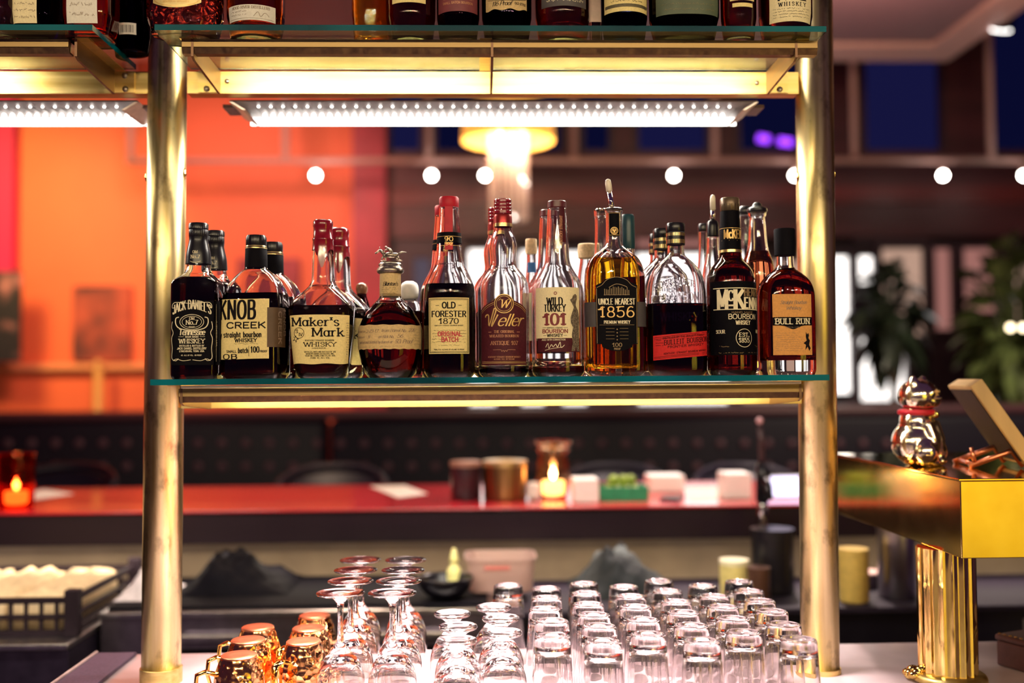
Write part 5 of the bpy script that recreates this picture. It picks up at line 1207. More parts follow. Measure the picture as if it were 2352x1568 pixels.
def canister(name, label, cat, px, py0, py1, Y, hw, z, m, m2=None, parts=True):
    x = at(px, 1300, Y).x; r = hw * mpp(Y); h = (py0 - py1) * mpp(Y)
    t = thing(name, label, cat, (x, Y, z))
    link('body', LT(chaikin([(.0005, 0), (.0005, r * .94), (.004, r), (h * .86, r), (h * .88, r), (h * .88, 0)], 0), 36), m, t, angle=40)
    link('lid', LT([(h * .882, 0), (h * .882, r * 1.03), (h, r * 1.03), (h, 0)], 36), m2 or m, t, angle=40)
    return t
zc3 = .9155
canister('lemon_tub', 'pale yellow citrus tub behind the highball glasses near the right post', 'tub', 1686, 1392, 1306, .80, 33, zc3, plain('citrus_yellow', (.80, .68, .25), .5), plain('cream_lid', (.85, .80, .55), .5))
canister('yellow_cup', 'yellow drinking cup right of the right post', 'cup', 1960, 1442, 1322, .74, 34, ZC - .0, plain('mustard_cup', (.68, .48, .12), .45))
bpy.data.objects['yellow_cup'].location.z = .9152
canister('steel_shaker', 'tall brushed steel canister under the brass ledge', 'canister', 2060, 1412, 1236, .78, 43, zc3, STEEL)
canister('flat_tin', 'flat dark tin with pale rim left of the steel canister', 'tin', 1985, 1310, 1276, .92, 36, zc3, plain('dark_tin', (.05, .035, .05), .4), plain('pink_tin_lid', (.55, .35, .32), .5))
canister('insulated_pot', 'black tall insulated pot behind the right highball glasses', 'pot', 1775, 1400, 1255, .86, 48, zc3, BLACKP)
canister('brown_jar', 'brown jar beside the black tall pot', 'jar', 1742, 1420, 1340, .74, 26, zc3, plain('brown_glaze', (.09, .04, .025), .3))

# ------------------------------------------------------------------ things standing on the bar
FLAME = glow('candle_flame', (1, .72, .34), 60.); WAXC = plain('candle_wax', (.85, .62, .34), .5)
m, nt, p_ = nodes_of('lit_wax'); p_.inputs['Base Color'].default_value = (.9, .6, .3, 1); p_.inputs['Emission Color'].default_value = (1, .60, .20, 1); p_.inputs['Emission Strength'].default_value = 4.5; LITWAX = m
def votive(label, px, pyb, pyt, Y, hw, glassm, shape='cup', zb=ZB, pw=1.2):
    r = hw * mpp(Y); x = at(px, pyb, Y).x; h = (pyb - pyt) * mpp(Y)
    t = thing('candle_holder', label, 'candle', (x, Y, zb), 0, 'lit candles on the bar')
    if shape == 'cup': o = [(.0005, r * .88), (.004, r * .95), (h * .7, r), (h * .985, r * 1.02), (h, r * .98)]
    else: o = [(.0005, r * .72), (.004, r * .78), (h * .2, r * .92), (h * .45, r), (h * .68, r * .84), (h * .80, r * .78), (h * .84, r * .98), (h * .87, r * .80), (h * .92, r * .86), (h * .96, r * 1.05), (h * .99, r * 1.02)]
    o = chaikin(o, 1); th = .0028
    inn = [(z, q - th) for z, q in o if z > .010]
    bm = LT([(.0005, 0)] + o + inn[::-1] + [(.008, inn[0][1] * .9), (.008, 0)], 40); link('glass_cup', bm, glassm, t)
    bm = LT([(.009, 0), (.009, r * .62), (h * .30, r * .62), (h * .30, .002), (h * .33, 0)], 24); link('candle', bm, LITWAX, t)
    bm = LT(chaikin([(h * .33, 0), (h * .34, .0045), (h * .40, .0075), (h * .47, .004), (h * .56, 0)], 1), 16); link('flame', bm, FLAME, t)
    l = lamp('candle_light', 'POINT', (x, Y - .0, zb + h * .43), pw, (1, .52, .18), .008)
    return t
REDG = glassy('red_candle_glass', (1, .32, .16)); AMBG = glassy('amber_candle_glass', (1, .88, .76))
votive('lit candle in red glass at the left end of the bar', 37, 1160, 1036, 1.18, 40, REDG)
votive('lit candle in a flared glass jar at the middle of the bar', 1271, 1152, 1021, 1.30, 41, AMBG, 'jar')
def jar(name, label, px, pyb, pyt, Y, hw, m, m2):
    x = at(px, pyb, Y).x; r = hw * mpp(Y); h = (pyb - pyt) * mpp(Y)
    t = thing(name, label, 'jar', (x, Y, ZB)); link('body', LT(chaikin([(.0005, 0), (.0005, r * .95), (.004, r), (h * .84, r), (h * .86, r), (h * .86, 0)], 0), 36), m, t, angle=40)
    link('lid', LT([(h * .862, 0), (h * .862, r * 1.02), (h * .99, r * 1.02), (h, r * .9), (h, 0)], 36), m2, t, angle=40)
jar('dark_jar', 'dark jar with mottled pale upper half on the bar', 1070, 1152, 1066, 1.30, 35, plain('dark_jar_glass', (.04, .015, .02), .25), plain('mottled_lid', (.34, .17, .12), .4))
jar('bronze_tumbler', 'bronze ribbed tumbler on the bar left of the candle jar', 1160, 1150, 1061, 1.28, 50, brass_mat('bronze', (.22, .12, .05), (.45, .27, .10), .3), plain('gilt_lid', (.70, .48, .20), .3, .8))
def card(name, label, cat, pts, m, thick=.0012, z=ZB, group=None):
    """flat sheet lying on the bar, corners given as frame pixels on the bar's surface"""
    bm = bmesh.new(); P = [atz(px, py, z) for px, py in pts]; c = sum(P, Vector()) / len(P)
    prism(bm, [(p.x - c.x, p.y - c.y) for p in P], .0004, thick, 'Z'); o = link(name, bm, m, None, False); o.location = (c.x, c.y, z)
    return tag(o, label, cat, group)
PAPER = plain('bright_paper', (.92, .88, .84), .6, var=.03)
card('paper_menu', 'white paper menu lying askew on the bar left of the dark jar', 'menu', [(850, 1117), (930, 1115), (982, 1134), (914, 1143)], PAPER, group='papers on the bar')
card('paper_menu', 'narrow paper slip on the bar beside the red candle', 'menu', [(72, 1130), (100, 1124), (170, 1134), (80, 1148)], PAPER, group='papers on the bar')
card('smartphone', 'dark phone lying near the front edge of the bar', 'phone', [(1515, 1150), (1526, 1143), (1572, 1141), (1560, 1153)], BLACKP, .008)
card('paper_menu', 'pink-tinted paper menu lying between the white boxes on the bar', 'menu', [(1575, 1120), (1665, 1118), (1672, 1146), (1582, 1150)], plain('pink_paper', (.85, .55, .48), .6), group='papers on the bar')
def bxthing(name, label, cat, px0, px1, pyb, pyt, Y, m, d=.08, z=ZB, group=None, bev=.004):
    x0, x1 = at(px0, pyb, Y).x, at(px1, pyb, Y).x; h = (pyb - pyt) * mpp(Y)
    o = link(name, bx(-(x1 - x0) / 2, (x1 - x0) / 2, 0, d, .0006, h, bev), m, None, False); o.location = ((x0 + x1) / 2, Y, z); return tag(o, label, cat, group)
bxthing('napkin_stack', 'stack of white napkins between the candle jar and the green caddy', 'napkins', 1318, 1376, 1156, 1102, 1.16, PAPER, .10, group='white stacks on the bar')
bxthing('napkin_stack', 'white napkin stack right of the green caddy', 'napkins', 1492, 1574, 1138, 1100, 1.42, PAPER, .10, group='white stacks on the bar')
bxthing('napkin_stack', 'tall white napkin stack left of the black tap', 'napkins', 1666, 1728, 1154, 1096, 1.22, PAPER, .10, group='white stacks on the bar')
bxthing('napkin_stack', 'white stack on the bar just right of the right post', 'napkins', 1905, 1950, 1150, 1092, 1.20, PAPER, .10, group='white stacks on the bar')
bxthing('cup', 'small white cup between the bronze tumbler and the candle jar', 'cup', 1212, 1243, 1148, 1108, 1.24, plain('white_porcelain', (.9, .82, .72), .3), .045, bev=.012)
sc = thing('tablet', 'tablet with a bright violet-white screen standing on the bar by the right post', 'tablet', (at(1800, 1152, 1.22).x, 1.22, ZB), .08)
hwid = 46 * mpp(1.22); hh = 50 * mpp(1.22)
M = Matrix.Rotation(math.radians(-14), 4, 'X')
bm = bmesh.new(); box(bm, -hwid, hwid, 0, .008, .001, hh + .006, .002, M); link('case', bm, WHITEP, sc, False)
bm = bmesh.new(); box(bm, -hwid + .004, hwid - .004, -.0012, -.0004, .005, hh + .002, 0, M); link('screen', bm, glow('violet_white_screen', (.80, .72, 1), 2.2), sc, False)
bm = bmesh.new(); box(bm, -.03, .03, .018, .055, .0006, .004); link('stand', bm, WHITEP, sc, False)
# green garnish caddy with limes
x0, x1 = at(1374, 1150, 1.20).x, at(1490, 1150, 1.20).x
cd = thing('garnish_caddy', 'green garnish caddy holding limes on the bar', 'caddy', ((x0 + x1) / 2, 1.25, ZB))
w = (x1 - x0) / 2; gp = plain('green_plastic', (.02, .30, .14), .3); 
bm = bmesh.new(); 
box(bm, -w, w, -.05, .05, .0006, .006); box(bm, -w, w, -.05, -.046, .006, .040); box(bm, -w, w, .046, .05, .006, .040); box(bm, -w, -w + .004, -.046, .046, .006, .040); box(bm, w - .004, w, -.046, .046, .006, .040)
link('tray', bm, gp, cd, False)
lime = plain('lime_skin', (.30, .42, .05), .35, var=.3, scale=60)
k0 = None
for k, (u, v, zz) in enumerate([(-.75, -.4, 0), (-.25, -.45, 0), (.25, -.4, 0), (.72, -.45, 0), (-.5, .4, 0), (0, .45, 0), (.5, .4, 0), (-.45, -.05, 1), (.1, -.1, 1), (.55, .0, 1)]):
    bm = bmesh.new(); ball(bm, (0, 0, 0), .0160, 18, (1.15, 1, 1)); ball(bm, (.0182, 0, 0), .003, 8)
    o = link('lime', bm, lime); o.location = ((x0 + x1) / 2 + u * (w - .022), 1.25 + v * .045, ZB + .026 + zz * .028); o.rotation_euler = (0, .2 * k, k * 1.3)
    tag(o, 'green lime heaped in the garnish caddy, %s' % ['front left', 'front, second from left', 'front, third from left', 'front right', 'back left', 'back middle', 'back right', 'top left', 'top middle', 'top right'][k], 'lime', 'limes in the garnish caddy')
# black beer tap tower
Y = .98; x = at(1752, 1200, Y).x
tp = thing('beer_tap', 'black draught tap with tall handle rising in front of the bar near the right post', 'tap', (x, Y, .915))
def zz(py): return at(1752, py, Y).z - .9155
bm = LT(chaikin([(.0005, 0), (.0005, .045), (.012, .045), (.03, .030), (zz(1250), .028), (zz(1235), .022), (zz(1235), 0)], 1), 32); link('tower', bm, BLACKP, tp)
bm = bmesh.new(); tube(bm, [Vector((0, 0, zz(1236))), Vector((0, 0, zz(1150)))], .0135, 20); link('shank', bm, plain('dark_chrome', (.25, .2, .22), .15, 1.), tp)
bm = bmesh.new(); tube(bm, [Vector((0, 0, zz(1150))), Vector((0, -.012, zz(1085))), Vector((0, 0, zz(1065)))], [.018, .020, .016], 20); tube(bm, [Vector((0, -.012, zz(1090))), Vector((0, -.06, zz(1110))), Vector((0, -.07, zz(1140)))], .010, 16); link('faucet', bm, BLACKP, tp)
bm = bmesh.new(); tube(bm, [Vector((0, 0, zz(1066))), Vector((0, 0, zz(1010))), Vector((-.004, 0, zz(975)))], [.006, .009, .006], 16); link('handle', bm, plain('dark_wood_handle', (.06, .03, .035), .3), tp)
bm = bmesh.new(); ball(bm, (-.004, 0, zz(966)), .0095, 14); link('knob', bm, plain('pink_knob', (.7, .35, .38), .25), tp)
for zk in (1160, 1232):
    bm = bmesh.new(); ball(bm, (-.004, -.018, zz(zk)), .011, 12); link('rivet', bm, CHROME, tp)

# ------------------------------------------------------------------ the room
YW = 5.2
paint_red = plain('red_wall_paint', (.74, .14, .055), .6, var=.06, scale=2)
paint_crim = plain('crimson_wall_paint', (.60, .006, .105), .6, var=.06, scale=2)
maho = plain('dark_mahogany', (.085, .020, .026), .5, var=.3, scale=6, stretch=(.15, 1, 1))
maho_red = plain('red_mahogany', (.15, .022, .024), .45, var=.3, scale=6, stretch=(.15, 1, 1))
dark_trim = plain('dark_window_trim', (.040, .014, .026), .5)
structure('floor', bx(-5, 5, -1.6, 5.3, -.05, 0), plain('dark_floor_boards', (.05, .025, .03), .4, var=.3, scale=8, stretch=(1, .1, 1)))
structure('wall_back', bx(-5, 5, YW + .101, YW + .14, 0, 4.9), plain('dark_backing', (.02, .008, .014), .8))
structure('ceiling', bx(-5, 5, .6, 5.3, 4.9, 5.0), plain('dark_ceiling', (.05, .025, .05), .8))
xr = at(815, 600, YW).x; xp = at(890, 600, YW).x
structure('wall_back_left', bx(-5, xr, YW, YW + .1, 0, 4.9), paint_red)
structure('wall_left', bx(-5.1, -5, .6, YW, 0, 4.9), paint_red)
structure('wall_right', bx(5, 5.1, .6, YW, 0, 4.9), maho)
structure('trim_1', bx(xr, xp, YW - .12, YW + .1, 0, 4.9), plain('red_pillar_wood', (.36, .022, .045), .5, var=.15, scale=4))
xq = at(28, 600, YW - .1).x
structure('trim_2', bx(-4.99, xq, YW - .1, YW - .001, at(0, 626, YW - .3).z, 4.9), paint_crim)
structure('trim_3', bx(-4.99, xr - .001, YW - .07, YW - .001, at(200, 850, YW).z, at(200, 836, YW).z, .006), plain('peach_chair_rail', (.75, .30, .14), .5))
def zp(py): return at(1600, py, YW).z
# right half: sill wall, spandrel, piers, panes
structure('wall_back_right', bx(xp, 5, YW, YW + .1, 0, zp(926)), maho)
structure('trim_4', bx(xp, 5, YW - .03, YW + .1, zp(545), zp(470)), maho)
structure('trim_5', bx(xp, 5, YW - .05, YW + .1, zp(470) + .001, zp(432), 0), maho_red)
structure('trim_6', bx(xp, 5, YW - .03, YW + .1, zp(432) + .001, zp(352)), maho)
def xw(px): return at(px, 600, YW).x
wn = [0]
def window(px0, px1, py0, py1, m, transom=None):
    wn[0] += 1; x0, x1 = xw(px0), xw(px1); z0, z1 = zp(py0), zp(py1)
    w = structure('window_%d' % wn[0], bx(x0, x1, YW + .04, YW + .05, z0, z1), m)
    bm = bmesh.new(); t = .035
    box(bm, x0 - t, x0, YW - .015, YW + .06, z0 - t, z1 + t); box(bm, x1, x1 + t, YW - .015, YW + .06, z0 - t, z1 + t)
    box(bm, x0, x1, YW - .015, YW + .06, z0 - t, z0); box(bm, x0, x1, YW - .015, YW + .06, z1, z1 + t)
    link('window_frame', bm, dark_trim, w, False)
    return w
night = glow('night_blue_pane', (.16, .16, 1), .045); night2 = glow('dusk_blue_pane', (.10, .12, .9), .026)
lit = glow('lit_white_pane', (1, .93, .88), 2.6); beige = glow('lit_beige_pane', (1, .62, .46), .50); pinkp = glow('lit_pink_pane', (1, .42, .36), .34); dim = glow('dim_grey_pane', (.8, .6, .8), .12)
up_p = [(900, 965), (1005, 1080), (1235, 1290), (1345, 1400), (1470, 1625), (1705, 1840), (1995, 2165), (2290, 2440)]
for i, (a, c) in enumerate(up_p): window(a, c, 345, -140, night if i in (0, 4, 6) else night2)
lo_p = [(950, 988, 690, 590, dim), (1078, 1136, 925, 572, lit), (1196, 1246, 925, 575, lit), (1290, 1345, 925, 578, lit), (1462, 1668, 925, 580, lit), (1462, 1668, 572, 548, pinkp), (1700, 1850, 925, 600, beige), (1900, 1950, 905, 590, lit),
        (1972, 2075, 922, 780, lit), (1972, 2006, 655, 590, lit), (2024, 2122, 772, 572, beige), (2146, 2186, 760, 572, pinkp), (2212, 2290, 720, 572, pinkp), (2320, 2400, 760, 580, beige)]
for a, c, p0, p1, m in lo_p: window(a, c, p0, p1, m)
edges = [890] + [v for a, c in up_p for v in (a - 12, c + 12)] + [2500]
k = 7
for a, c in zip(edges[0::2], edges[1::2]):
    structure('trim_%d' % k, bx(xw(a), xw(c), YW, YW + .1, zp(352) + .001, 4.9), maho); k += 1
le = sorted({(a - 12, c + 12) for a, c, *_ in lo_p if True})
cover = []
for a, c in le:
    if cover and a < cover[-1][1]: cover[-1] = (cover[-1][0], max(c, cover[-1][1]))
    else: cover.append((a, c))
e2 = [890] + [v for p_ in cover for v in p_] + [2500]
for a, c in zip(e2[0::2], e2[1::2]):
    if c - a > 3: structure('trim_%d' % k, bx(xw(a), xw(c), YW, YW + .1, zp(926) + .001, zp(545) - .001), dark_trim); k += 1
for a, c, p0, p1 in ((938, 1000, 926, 705), (938, 1000, 578, 545), (1960, 2134, 560, 545), (2134, 2410, 926, 775)):
    structure('trim_%d' % k, bx(xw(a), xw(c), YW, YW + .1, zp(p0) + .001, zp(p1) - .001), dark_trim); k += 1
# coffered ceiling panel with pale flat frame, upper right
zc = 1.46 + (875 - 130) / 2400 * 6.0
pt0 = at(2100, 120, 4.18)
structure('trim_%d' % k, bx(-2.4, pt0.x - .02, 1.0, 3.9, zc + .02, zc + .06), plain('coffer_panel', (.22, .12, .14), .6)); k += 1
structure('trim_%d' % k, bx(-2.4, pt0.x + .2, 3.92, 4.19, zc, zc + .08), plain('pale_coffer_frame', (.62, .38, .34), .6)); k += 1
structure('trim_%d' % k, bx(pt0.x, pt0.x + .2, 1.0, 3.9199, zc, zc + .08), MATS['pale_coffer_frame']); k += 1
lamp('coffer_glow', 'AREA', (1.7, 2.6, 2.9), 14, (1, .60, .45), .8, (1.75, 3.0, 4))

# wall art, generic
p0, p1 = at(166, 830, YW - .04), at(300, 656, YW - .04)
pa = thing('painting', 'unframed canvas of brown and orange blotches on the red wall left of the left post', 'painting', ((p0.x + p1.x) / 2, YW - .012, p0.z))
w, h = (p1.x - p0.x) / 2, p1.z - p0.z
m, nt, p_ = nodes_of('blotchy_canvas'); t, r = varied(nt, p_, (.03, .012, .02), (.55, .09, .05), 2.6, None, 3, .38, .62); p_.inputs['Roughness'].default_value = .7
e = r.color_ramp.elements.new(.72); e.color = (.75, .26, .03, 1)
link('canvas', bx(-w, w, -.03, 0, 0, h, .002), m, pa, False)
P1 = at(46, 622, YW - .34); 
pa = thing('poster', 'dark poster with pale blurred patches at the left edge of the picture', 'poster', (P1.x - .22, YW - .305, at(20, 832, YW - .34).z))
h = P1.z - at(20, 832, YW - .34).z
m, nt, p_ = nodes_of('dark_poster_print'); varied(nt, p_, (.008, .006, .016), (.40, .16, .17), 5, None, 1, .58, .70)
link('print', bx(-.22, .22, -.025, 0, 0, h, .002), m, pa, False)
p0, p1 = at(548, 735, YW), at(690, 594, YW)
pa = thing('painting', 'plain dark-red canvas on the red wall behind the cream newsprint bottle', 'painting', ((p0.x + p1.x) / 2, YW - .012, p0.z))
w, h = (p1.x - p0.x) / 2, p1.z - p0.z
m, nt, p_ = nodes_of('red_canvas'); varied(nt, p_, (.16, .010, .02), (.40, .015, .03), 3, None, 2)
link('canvas', bx(-w, w, -.03, 0, 0, h, .002), m, pa, False)
bm = bmesh.new(); a = at(226, 838, YW - .16); tube(bm, [Vector((a.x, YW - .16, .0005)), Vector((a.x, YW - .16, a.z))], .028, 16); ball(bm, (a.x, YW - .16, a.z), .034, 14)
tag(link('brass_pole', bm, plain('tan_pole', (.55, .30, .10), .4)), 'short tan pole standing before the red wall under the blotchy canvas', 'pole')

# tufted banquette
YB = 3.6; zt = at(1176, 938, YB).z
bq = thing('banquette', 'long dark tufted banquette in front of the red wall and windows', 'banquette', (0, YB, 0))
leather = plain('dark_navy_leather', (.009, .005, .016), .55, spec=.25)
x0, x1 = at(-260, 1000, YB).x, at(2500, 1000, YB).x
seam = at(752, 1000, YB).x
bm = bmesh.new(); box(bm, x0, seam - .012, 0, .22, .40, zt - .05, .03); box(bm, seam + .012, x1, 0, .22, .40, zt - .05, .03); link('backrest', bm, leather, bq)
bm = bmesh.new(); box(bm, x0, x1, .0, .24, zt - .0495, zt, .02); link('top_rail', bm, plain('worn_top_rail', (.10, .035, .05), .4), bq)
bm = bmesh.new(); box(bm, x0, x1, -.50, -.001, .30, .47, .04); link('seat', bm, leather, bq)
bm = bmesh.new(); box(bm, x0, x1, -.44, .2, 0, .299); link('plinth', bm, BLACKM, bq, False)
btn = plain('leather_button', (.13, .05, .08), .35)
n = 40
for row, py in enumerate((1018, 1071)):
    for q in range(n):
        px = 20 + 54.5 * q; pz = at(px, py, YB)
        bm = bmesh.new(); ball(bm, (pz.x, -.004, pz.z), .022, 12, (1, .5, 1)); link('tuft_button', bm, btn, bq)

# rail with hangers and the little globe bulbs under it
YR = 4.7
zr = at(1176, 369, YR).z; xa, xb2 = at(292, 375, YR).x, 4.9
rl = thing('ceiling_rail', 'long thin metal rail on hangers crossing the room above the banquette', 'rail', (0, YR, zr))
rm_ = plain('peach_painted_rail', (.50, .29, .26), .5)
bm = bmesh.new(); tube(bm, [Vector((xa, 0, 0)), Vector((xb2, 0, 0))], .020, 14); link('rail', bm, rm_, rl)
for px in (300, 655, 985, 1318, 1642, 1962, 2276):
    bm = bmesh.new(); x = at(px, 300, YR).x; tube(bm, [Vector((x, 0, .019)), Vector((x, 0, 4.9 - zr - .001))], .022, 12); link('hanger', bm, rm_, rl)
BULB = glow('globe_bulb_glass', (1, .93, .84), 46.)
for i, (px, where) in enumerate([(725, 'in front of the red wall'), (991, 'left of the chandelier'), (1114, 'beside the crystal column'), (1548, 'above the oval flask'), (1826, 'by the left side of the right post'), (2166, 'right of the right post'), (2352, 'at the right edge of the picture')]):
    Yb = YR - .02 - .05; p = at(px, 403, Yb)
    t = thing('globe_bulb', 'small bright globe bulb hanging under the rail, ' + where, 'bulb', p, 0, 'globe bulbs under the rail')
    bm = bmesh.new(); ball(bm, (0, 0, 0), .022, 16); link('bulb', bm, BULB, t)
    bm = LT([(.0215, 0), (.0215, .012), (.050, .013), (.056, .006), (.056, 0)], 14); link('socket', bm, rm_, t)
    bm = bmesh.new(); tube(bm, [Vector((0, .0, .054)), Vector((0, .02, zr - p.z)), Vector((0, .052, zr - p.z))], .004, 8); link('arm', bm, rm_, t)
# chandelier
YH = 3.9; c = at(1167, 300, YH)
ch = thing('chandelier', 'chandelier with yellow fabric drum shade and a hanging crystal column', 'chandelier', (c.x, YH, 0))
z0, z1 = at(1167, 325, YH).z, at(1167, 255, YH).z; R = 107 * mpp(YH)
m, nt, p_ = nodes_of('yellow_shade'); p_.inputs['Base Color'].default_value = (.85, .55, .15, 1); p_.inputs['Emission Color'].default_value = (1, .42, .06, 1); p_.inputs['Emission Strength'].default_value = 1.0
bm = LT([(z0, R * .99), (z0 + .004, R), (z1, R * .96), (z1, R * .945), (z0 + .004, R * .985)], 48, close=True); link('drum_shade', bm, m, ch)
bm = bmesh.new(); rc = 44 * mpp(YH); zb_ = at(1167, 512, YH).z; rnd = random.Random(4)
for q in range(20):
    a = 2 * PI * q / 20
    for lvl in range(24):
        z = z1 - .03 - lvl * (z1 - .03 - zb_) / 24
        res = bmesh.ops.create_icosphere(bm, subdivisions=1, radius=.0115); bmesh.ops.transform(bm, matrix=Matrix.Translation((rc * math.cos(a), rc * math.sin(a), z)) @ Matrix.Rotation(rnd.uniform(0, 6), 4, 'Z') @ Matrix.Diagonal((.8, .8, 1.2, 1)), verts=res['verts'])
m, nt, p_ = nodes_of('crystal_beads'); p_.inputs['Base Color'].default_value = (.95, .80, .78, 1); p_.inputs['Roughness'].default_value = .08; p_.inputs['Transmission Weight'].default_value = .3
cb = link('crystal_strands', bm, m, ch, False); cb['kind'] = 'stuff'
bm = LT([(z1 - .01, 0), (z1 - .01, R * .93), (z1, R * .93), (z1 + .005, .02), (4.899, .012), (4.899, 0)], 32); link('canopy_and_stem', bm, rm_, ch, angle=40)
for (px, py) in ((1150, 297), (1205, 297), (1165, 330), (1200, 402), (1208, 415), (1183, 490), (1182, 322)):
    q = at(px, py, YH - .12); bm = bmesh.new(); ball(bm, (q.x - c.x, -.02 + rnd.uniform(-.02, .02), q.z), .013, 12); link('lit_bead', bm, glow('lit_bead', (1, .88, .78), 9.), ch)
lamp('chandelier_light', 'POINT', (c.x, YH, (z0 + z1) / 2 - .1), 22, (1, .74, .45), .05)
# two violet neon dashes beyond the upper window, a ceiling spot
for i, (px, py, ww) in enumerate(((1754, 318, 20), (1804, 325, 24))):
    q = at(px, py, YW - .05); bm = bmesh.new(); tube(bm, [q + Vector((-ww * .0018, 0, .004)), q + Vector((ww * .0018, 0, -.008))], .026, 12)
    tag(link('neon_tube', bm, glow('violet_neon', (.32, .05, 1), 2.6)), 'short violet neon tube on the dark upper window, the %s one' % ('left', 'right')[i], 'neon', 'violet neon tubes')
q = at(2299, 68, 3.6)
sp = thing('ceiling_spot', 'small ceiling spotlight with bright face at the upper right', 'spotlight', q)
bm = LT(chaikin([(0, 0), (0, .055), (.05, .058), (.10, .045), (.12, .02), (.12, 0)], 1), 24); bmesh.ops.transform(bm, matrix=Matrix.Rotation(math.radians(28), 4, 'X'), verts=bm.verts); link('can', bm, BLACKM, sp)
bm = LT([(-.004, 0), (-.004, .048), (-.001, .050), (-.001, 0)], 24); bmesh.ops.transform(bm, matrix=Matrix.Rotation(math.radians(28), 4, 'X'), verts=bm.verts); link('lens', bm, glow('spot_lens', (1, .95, .9), 9.), sp)
bm = bmesh.new(); tube(bm, [Vector((0, -.045, .10)), Vector((0, -.045, 4.9 - q.z - .001))], .012, 10); link('stem', bm, BLACKM, sp)

# bar stools with curved backs between the bar and the banquette
sd = plain('dark_stool_leather', (.010, .006, .016), .45, spec=.3)
for i, (px, lab) in enumerate([(760, 'behind the napkin-free left part of the bar'), (1415, 'behind the green garnish caddy'), (1722, 'behind the black draught tap'), (130, 'behind the red candle')]):
    x = at(px, 1075, 2.1).x; zt = at(px, 1073, 2.1).z
    t = thing('bar_stool', 'dark bar stool with curved back ' + lab.replace('napkin-free left part of the bar', 'paper menu, left of the middle'), 'stool', (x, 2.08, 0), 0, 'bar stools beyond the bar')
    bm = bmesh.new(); P = [Vector((.20 * math.cos(a), .02 + .17 * math.sin(a), zt - .010 - .07 * (1 - math.sin(a)) ** 1.2)) for a in [PI * k / 16 for k in range(17)]]
    tube(bm, P, .016, 12); link('back_rail', bm, sd, t)
    bm = bmesh.new(); pr_ = [Vector((.185 * math.cos(a), .02 + .158 * math.sin(a), 0)) for a in [PI * (.12 + .76 * k / 14) for k in range(15)]]
    A_ = [bm.verts.new(v + Vector((0, 0, .78))) for v in pr_]; B_ = [bm.verts.new(v + Vector((0, 0, zt - .03 - .05 * (1 - (v.y - .02) / .158)))) for v in pr_]
    C_ = [bm.verts.new(v * .93 + Vector((0, 0, .78))) for v in pr_]; D_ = [bm.verts.new(Vector((v.x * .93, v.y * .93, b_.co.z))) for v, b_ in zip(pr_, B_)]
    for k_ in range(14):
        bm.faces.new((A_[k_], A_[k_ + 1], B_[k_ + 1], B_[k_])); bm.faces.new((C_[k_], D_[k_], D_[k_ + 1], C_[k_ + 1])); bm.faces.new((B_[k_], B_[k_ + 1], D_[k_ + 1], D_[k_])); bm.faces.new((A_[k_], C_[k_], C_[k_ + 1], A_[k_ + 1]))
    link('backrest', bm, sd, t)
    link('seat', LT(chaikin([(.71, 0), (.71, .19), (.74, .205), (.775, .195), (.785, 0)], 1), 36), sd, t)
    for sx in (-1, 1):
        for sy in (-1, 1):
            bm = bmesh.new(); tube(bm, [Vector((sx * .20, sy * .18, 0)), Vector((sx * .13, sy * .12, .712))], .014, 10); link('leg', bm, BLACKM, t)
    link('foot_ring', LT([(.28, .215), (.292, .226), (.304, .215), (.292, .204)], 32, close=True), STEEL, t)

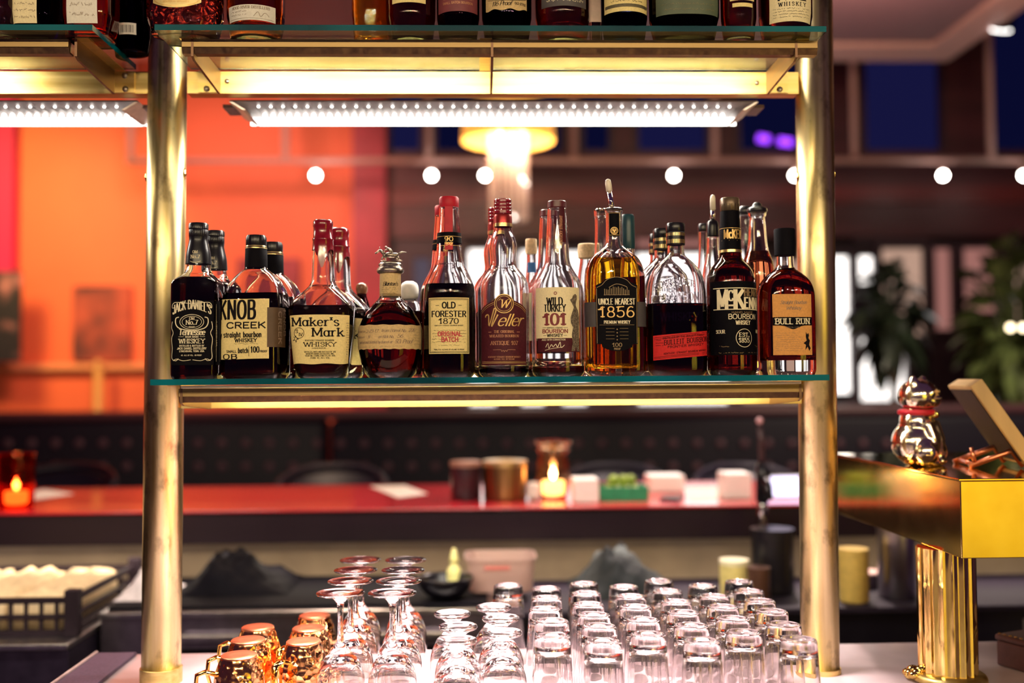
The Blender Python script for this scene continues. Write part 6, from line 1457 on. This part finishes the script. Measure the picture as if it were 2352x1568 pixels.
# plants before the window
def plant(label, px, py, w_px, h_px, Y, nleaf, seed, m, droop=.6, size=.16, lights=()):
    rnd = random.Random(seed); c = at(px, py, Y); s = mpp(Y)
    t = thing('potted_plant', label, 'plant', (c.x, Y, 0), 0, 'large plants at the right')
    link('pot', LT(chaikin([(.0005, 0), (.0005, .15), (.03, .17), (.42, .22), (.45, .23), (.45, .20), (.40, .19), (.40, 0)], 1), 32), plain('dark_pot', (.05, .03, .04), .5), t, angle=50)
    bm = bmesh.new(); zt_ = c.z - h_px * s * .3
    tube(bm, [Vector((0, 0, .38)), Vector((.05, .02, .38 + (zt_ - .38) * .5)), Vector((0, 0, zt_)), Vector((-.03, 0, c.z))], [.03, .026, .02, .014], 10); link('trunk', bm, plain('plant_bark', (.08, .05, .03), .8), t)
    bm = bmesh.new()
    for k in range(nleaf):
        a = rnd.uniform(0, 2 * PI); ph = rnd.uniform(-1, 1)
        rx, rz_ = w_px * s / 2, h_px * s / 2; rr = rnd.uniform(.35, 1) 
        base = Vector((rx * rr * math.cos(a) * math.sqrt(1 - ph * ph * .8), .5 * rx * rr * math.sin(a), c.z + rz_ * ph * rnd.uniform(.6, 1)))
        d = (base - Vector((0, 0, c.z - rz_ * .2))).normalized(); d = (d + Vector((rnd.uniform(-.4, .4), rnd.uniform(-.4, .4), rnd.uniform(-.5, .3)))).normalized()
        side = d.cross(Vector((0, 0, 1))); side = side.normalized() if side.length > .1 else Vector((1, 0, 0)); up_ = side.cross(d)
        L = size * rnd.uniform(.7, 1.5); wd = L * rnd.uniform(.22, .36); rows = []
        tw = rnd.uniform(-.7, .7)
        for i in range(6):
            f = i / 5; q = base + d * L * f + Vector((0, 0, -droop * L * f * f)); ww = wd * math.sin(PI * min(.98, f * .85 + .12)) * (1 if i < 5 else .05)
            sv = side * math.cos(tw) + up_ * math.sin(tw)
            rows.append((bm.verts.new(q - sv * ww), bm.verts.new(q + up_ * -.12 * ww), bm.verts.new(q + sv * ww)))
        for A, B_ in zip(rows, rows[1:]):
            bm.faces.new((A[0], A[1], B_[1], B_[0])); bm.faces.new((A[1], A[2], B_[2], B_[1]))
        if k % 3 == 0: tube(bm, [Vector((base.x * .25, base.y * .25, c.z - rz_ * .35)), (base + Vector((0, 0, .05))) * .6 + Vector((0, 0, c.z * .38)), base], .006, 6, False)
    link('foliage', bm, m, t)
    for fx, fy in lights:
        q = at(fx, fy, Y - .45); bm = bmesh.new(); ball(bm, (q.x - c.x, -.45, q.z), .018, 12); link('fairy_light', bm, glow('fairy_light_glass', (1, .80, .50), 7.), t)
leafm = plain('dark_leaf', (.020, .030, .018), .35, var=.5, scale=5); leafg = plain('green_leaf', (.10, .13, .045), .30, var=.7, scale=4)
plant('dark drooping plant before the bright window right of the right post', 2040, 705, 118, 190, 4.3, 170, 3, leafm, .8, .13)
plant('broad green plant at the right edge of the picture', 2338, 735, 240, 390, 4.25, 300, 9, leafg, .5, .13, ((2321, 752), (2350, 752)))

# warm light on the plants
lamp('plant_spot', 'SPOT', (3.4, 1.6, 3.3), 260, (1, .85, .6), .05, (2.6, 3.2, 1.7), spot=50)

# unseen gold panel and spot, added so the brass ledge reflects yellow
structure('added_gold_panel', bx(1.62, 2.7, -2.75, -2.68, .35, 1.7), plain('gold_reflector', (.88, .72, .16), .6, var=.2, scale=3))
lamp('gold_panel_fill', 'SPOT', (2.0, -1.9, 2.5), 420, (1, .86, .34), .05, (2.05, -2.7, .95), spot=60)  # lamp added only to brighten the gold panel
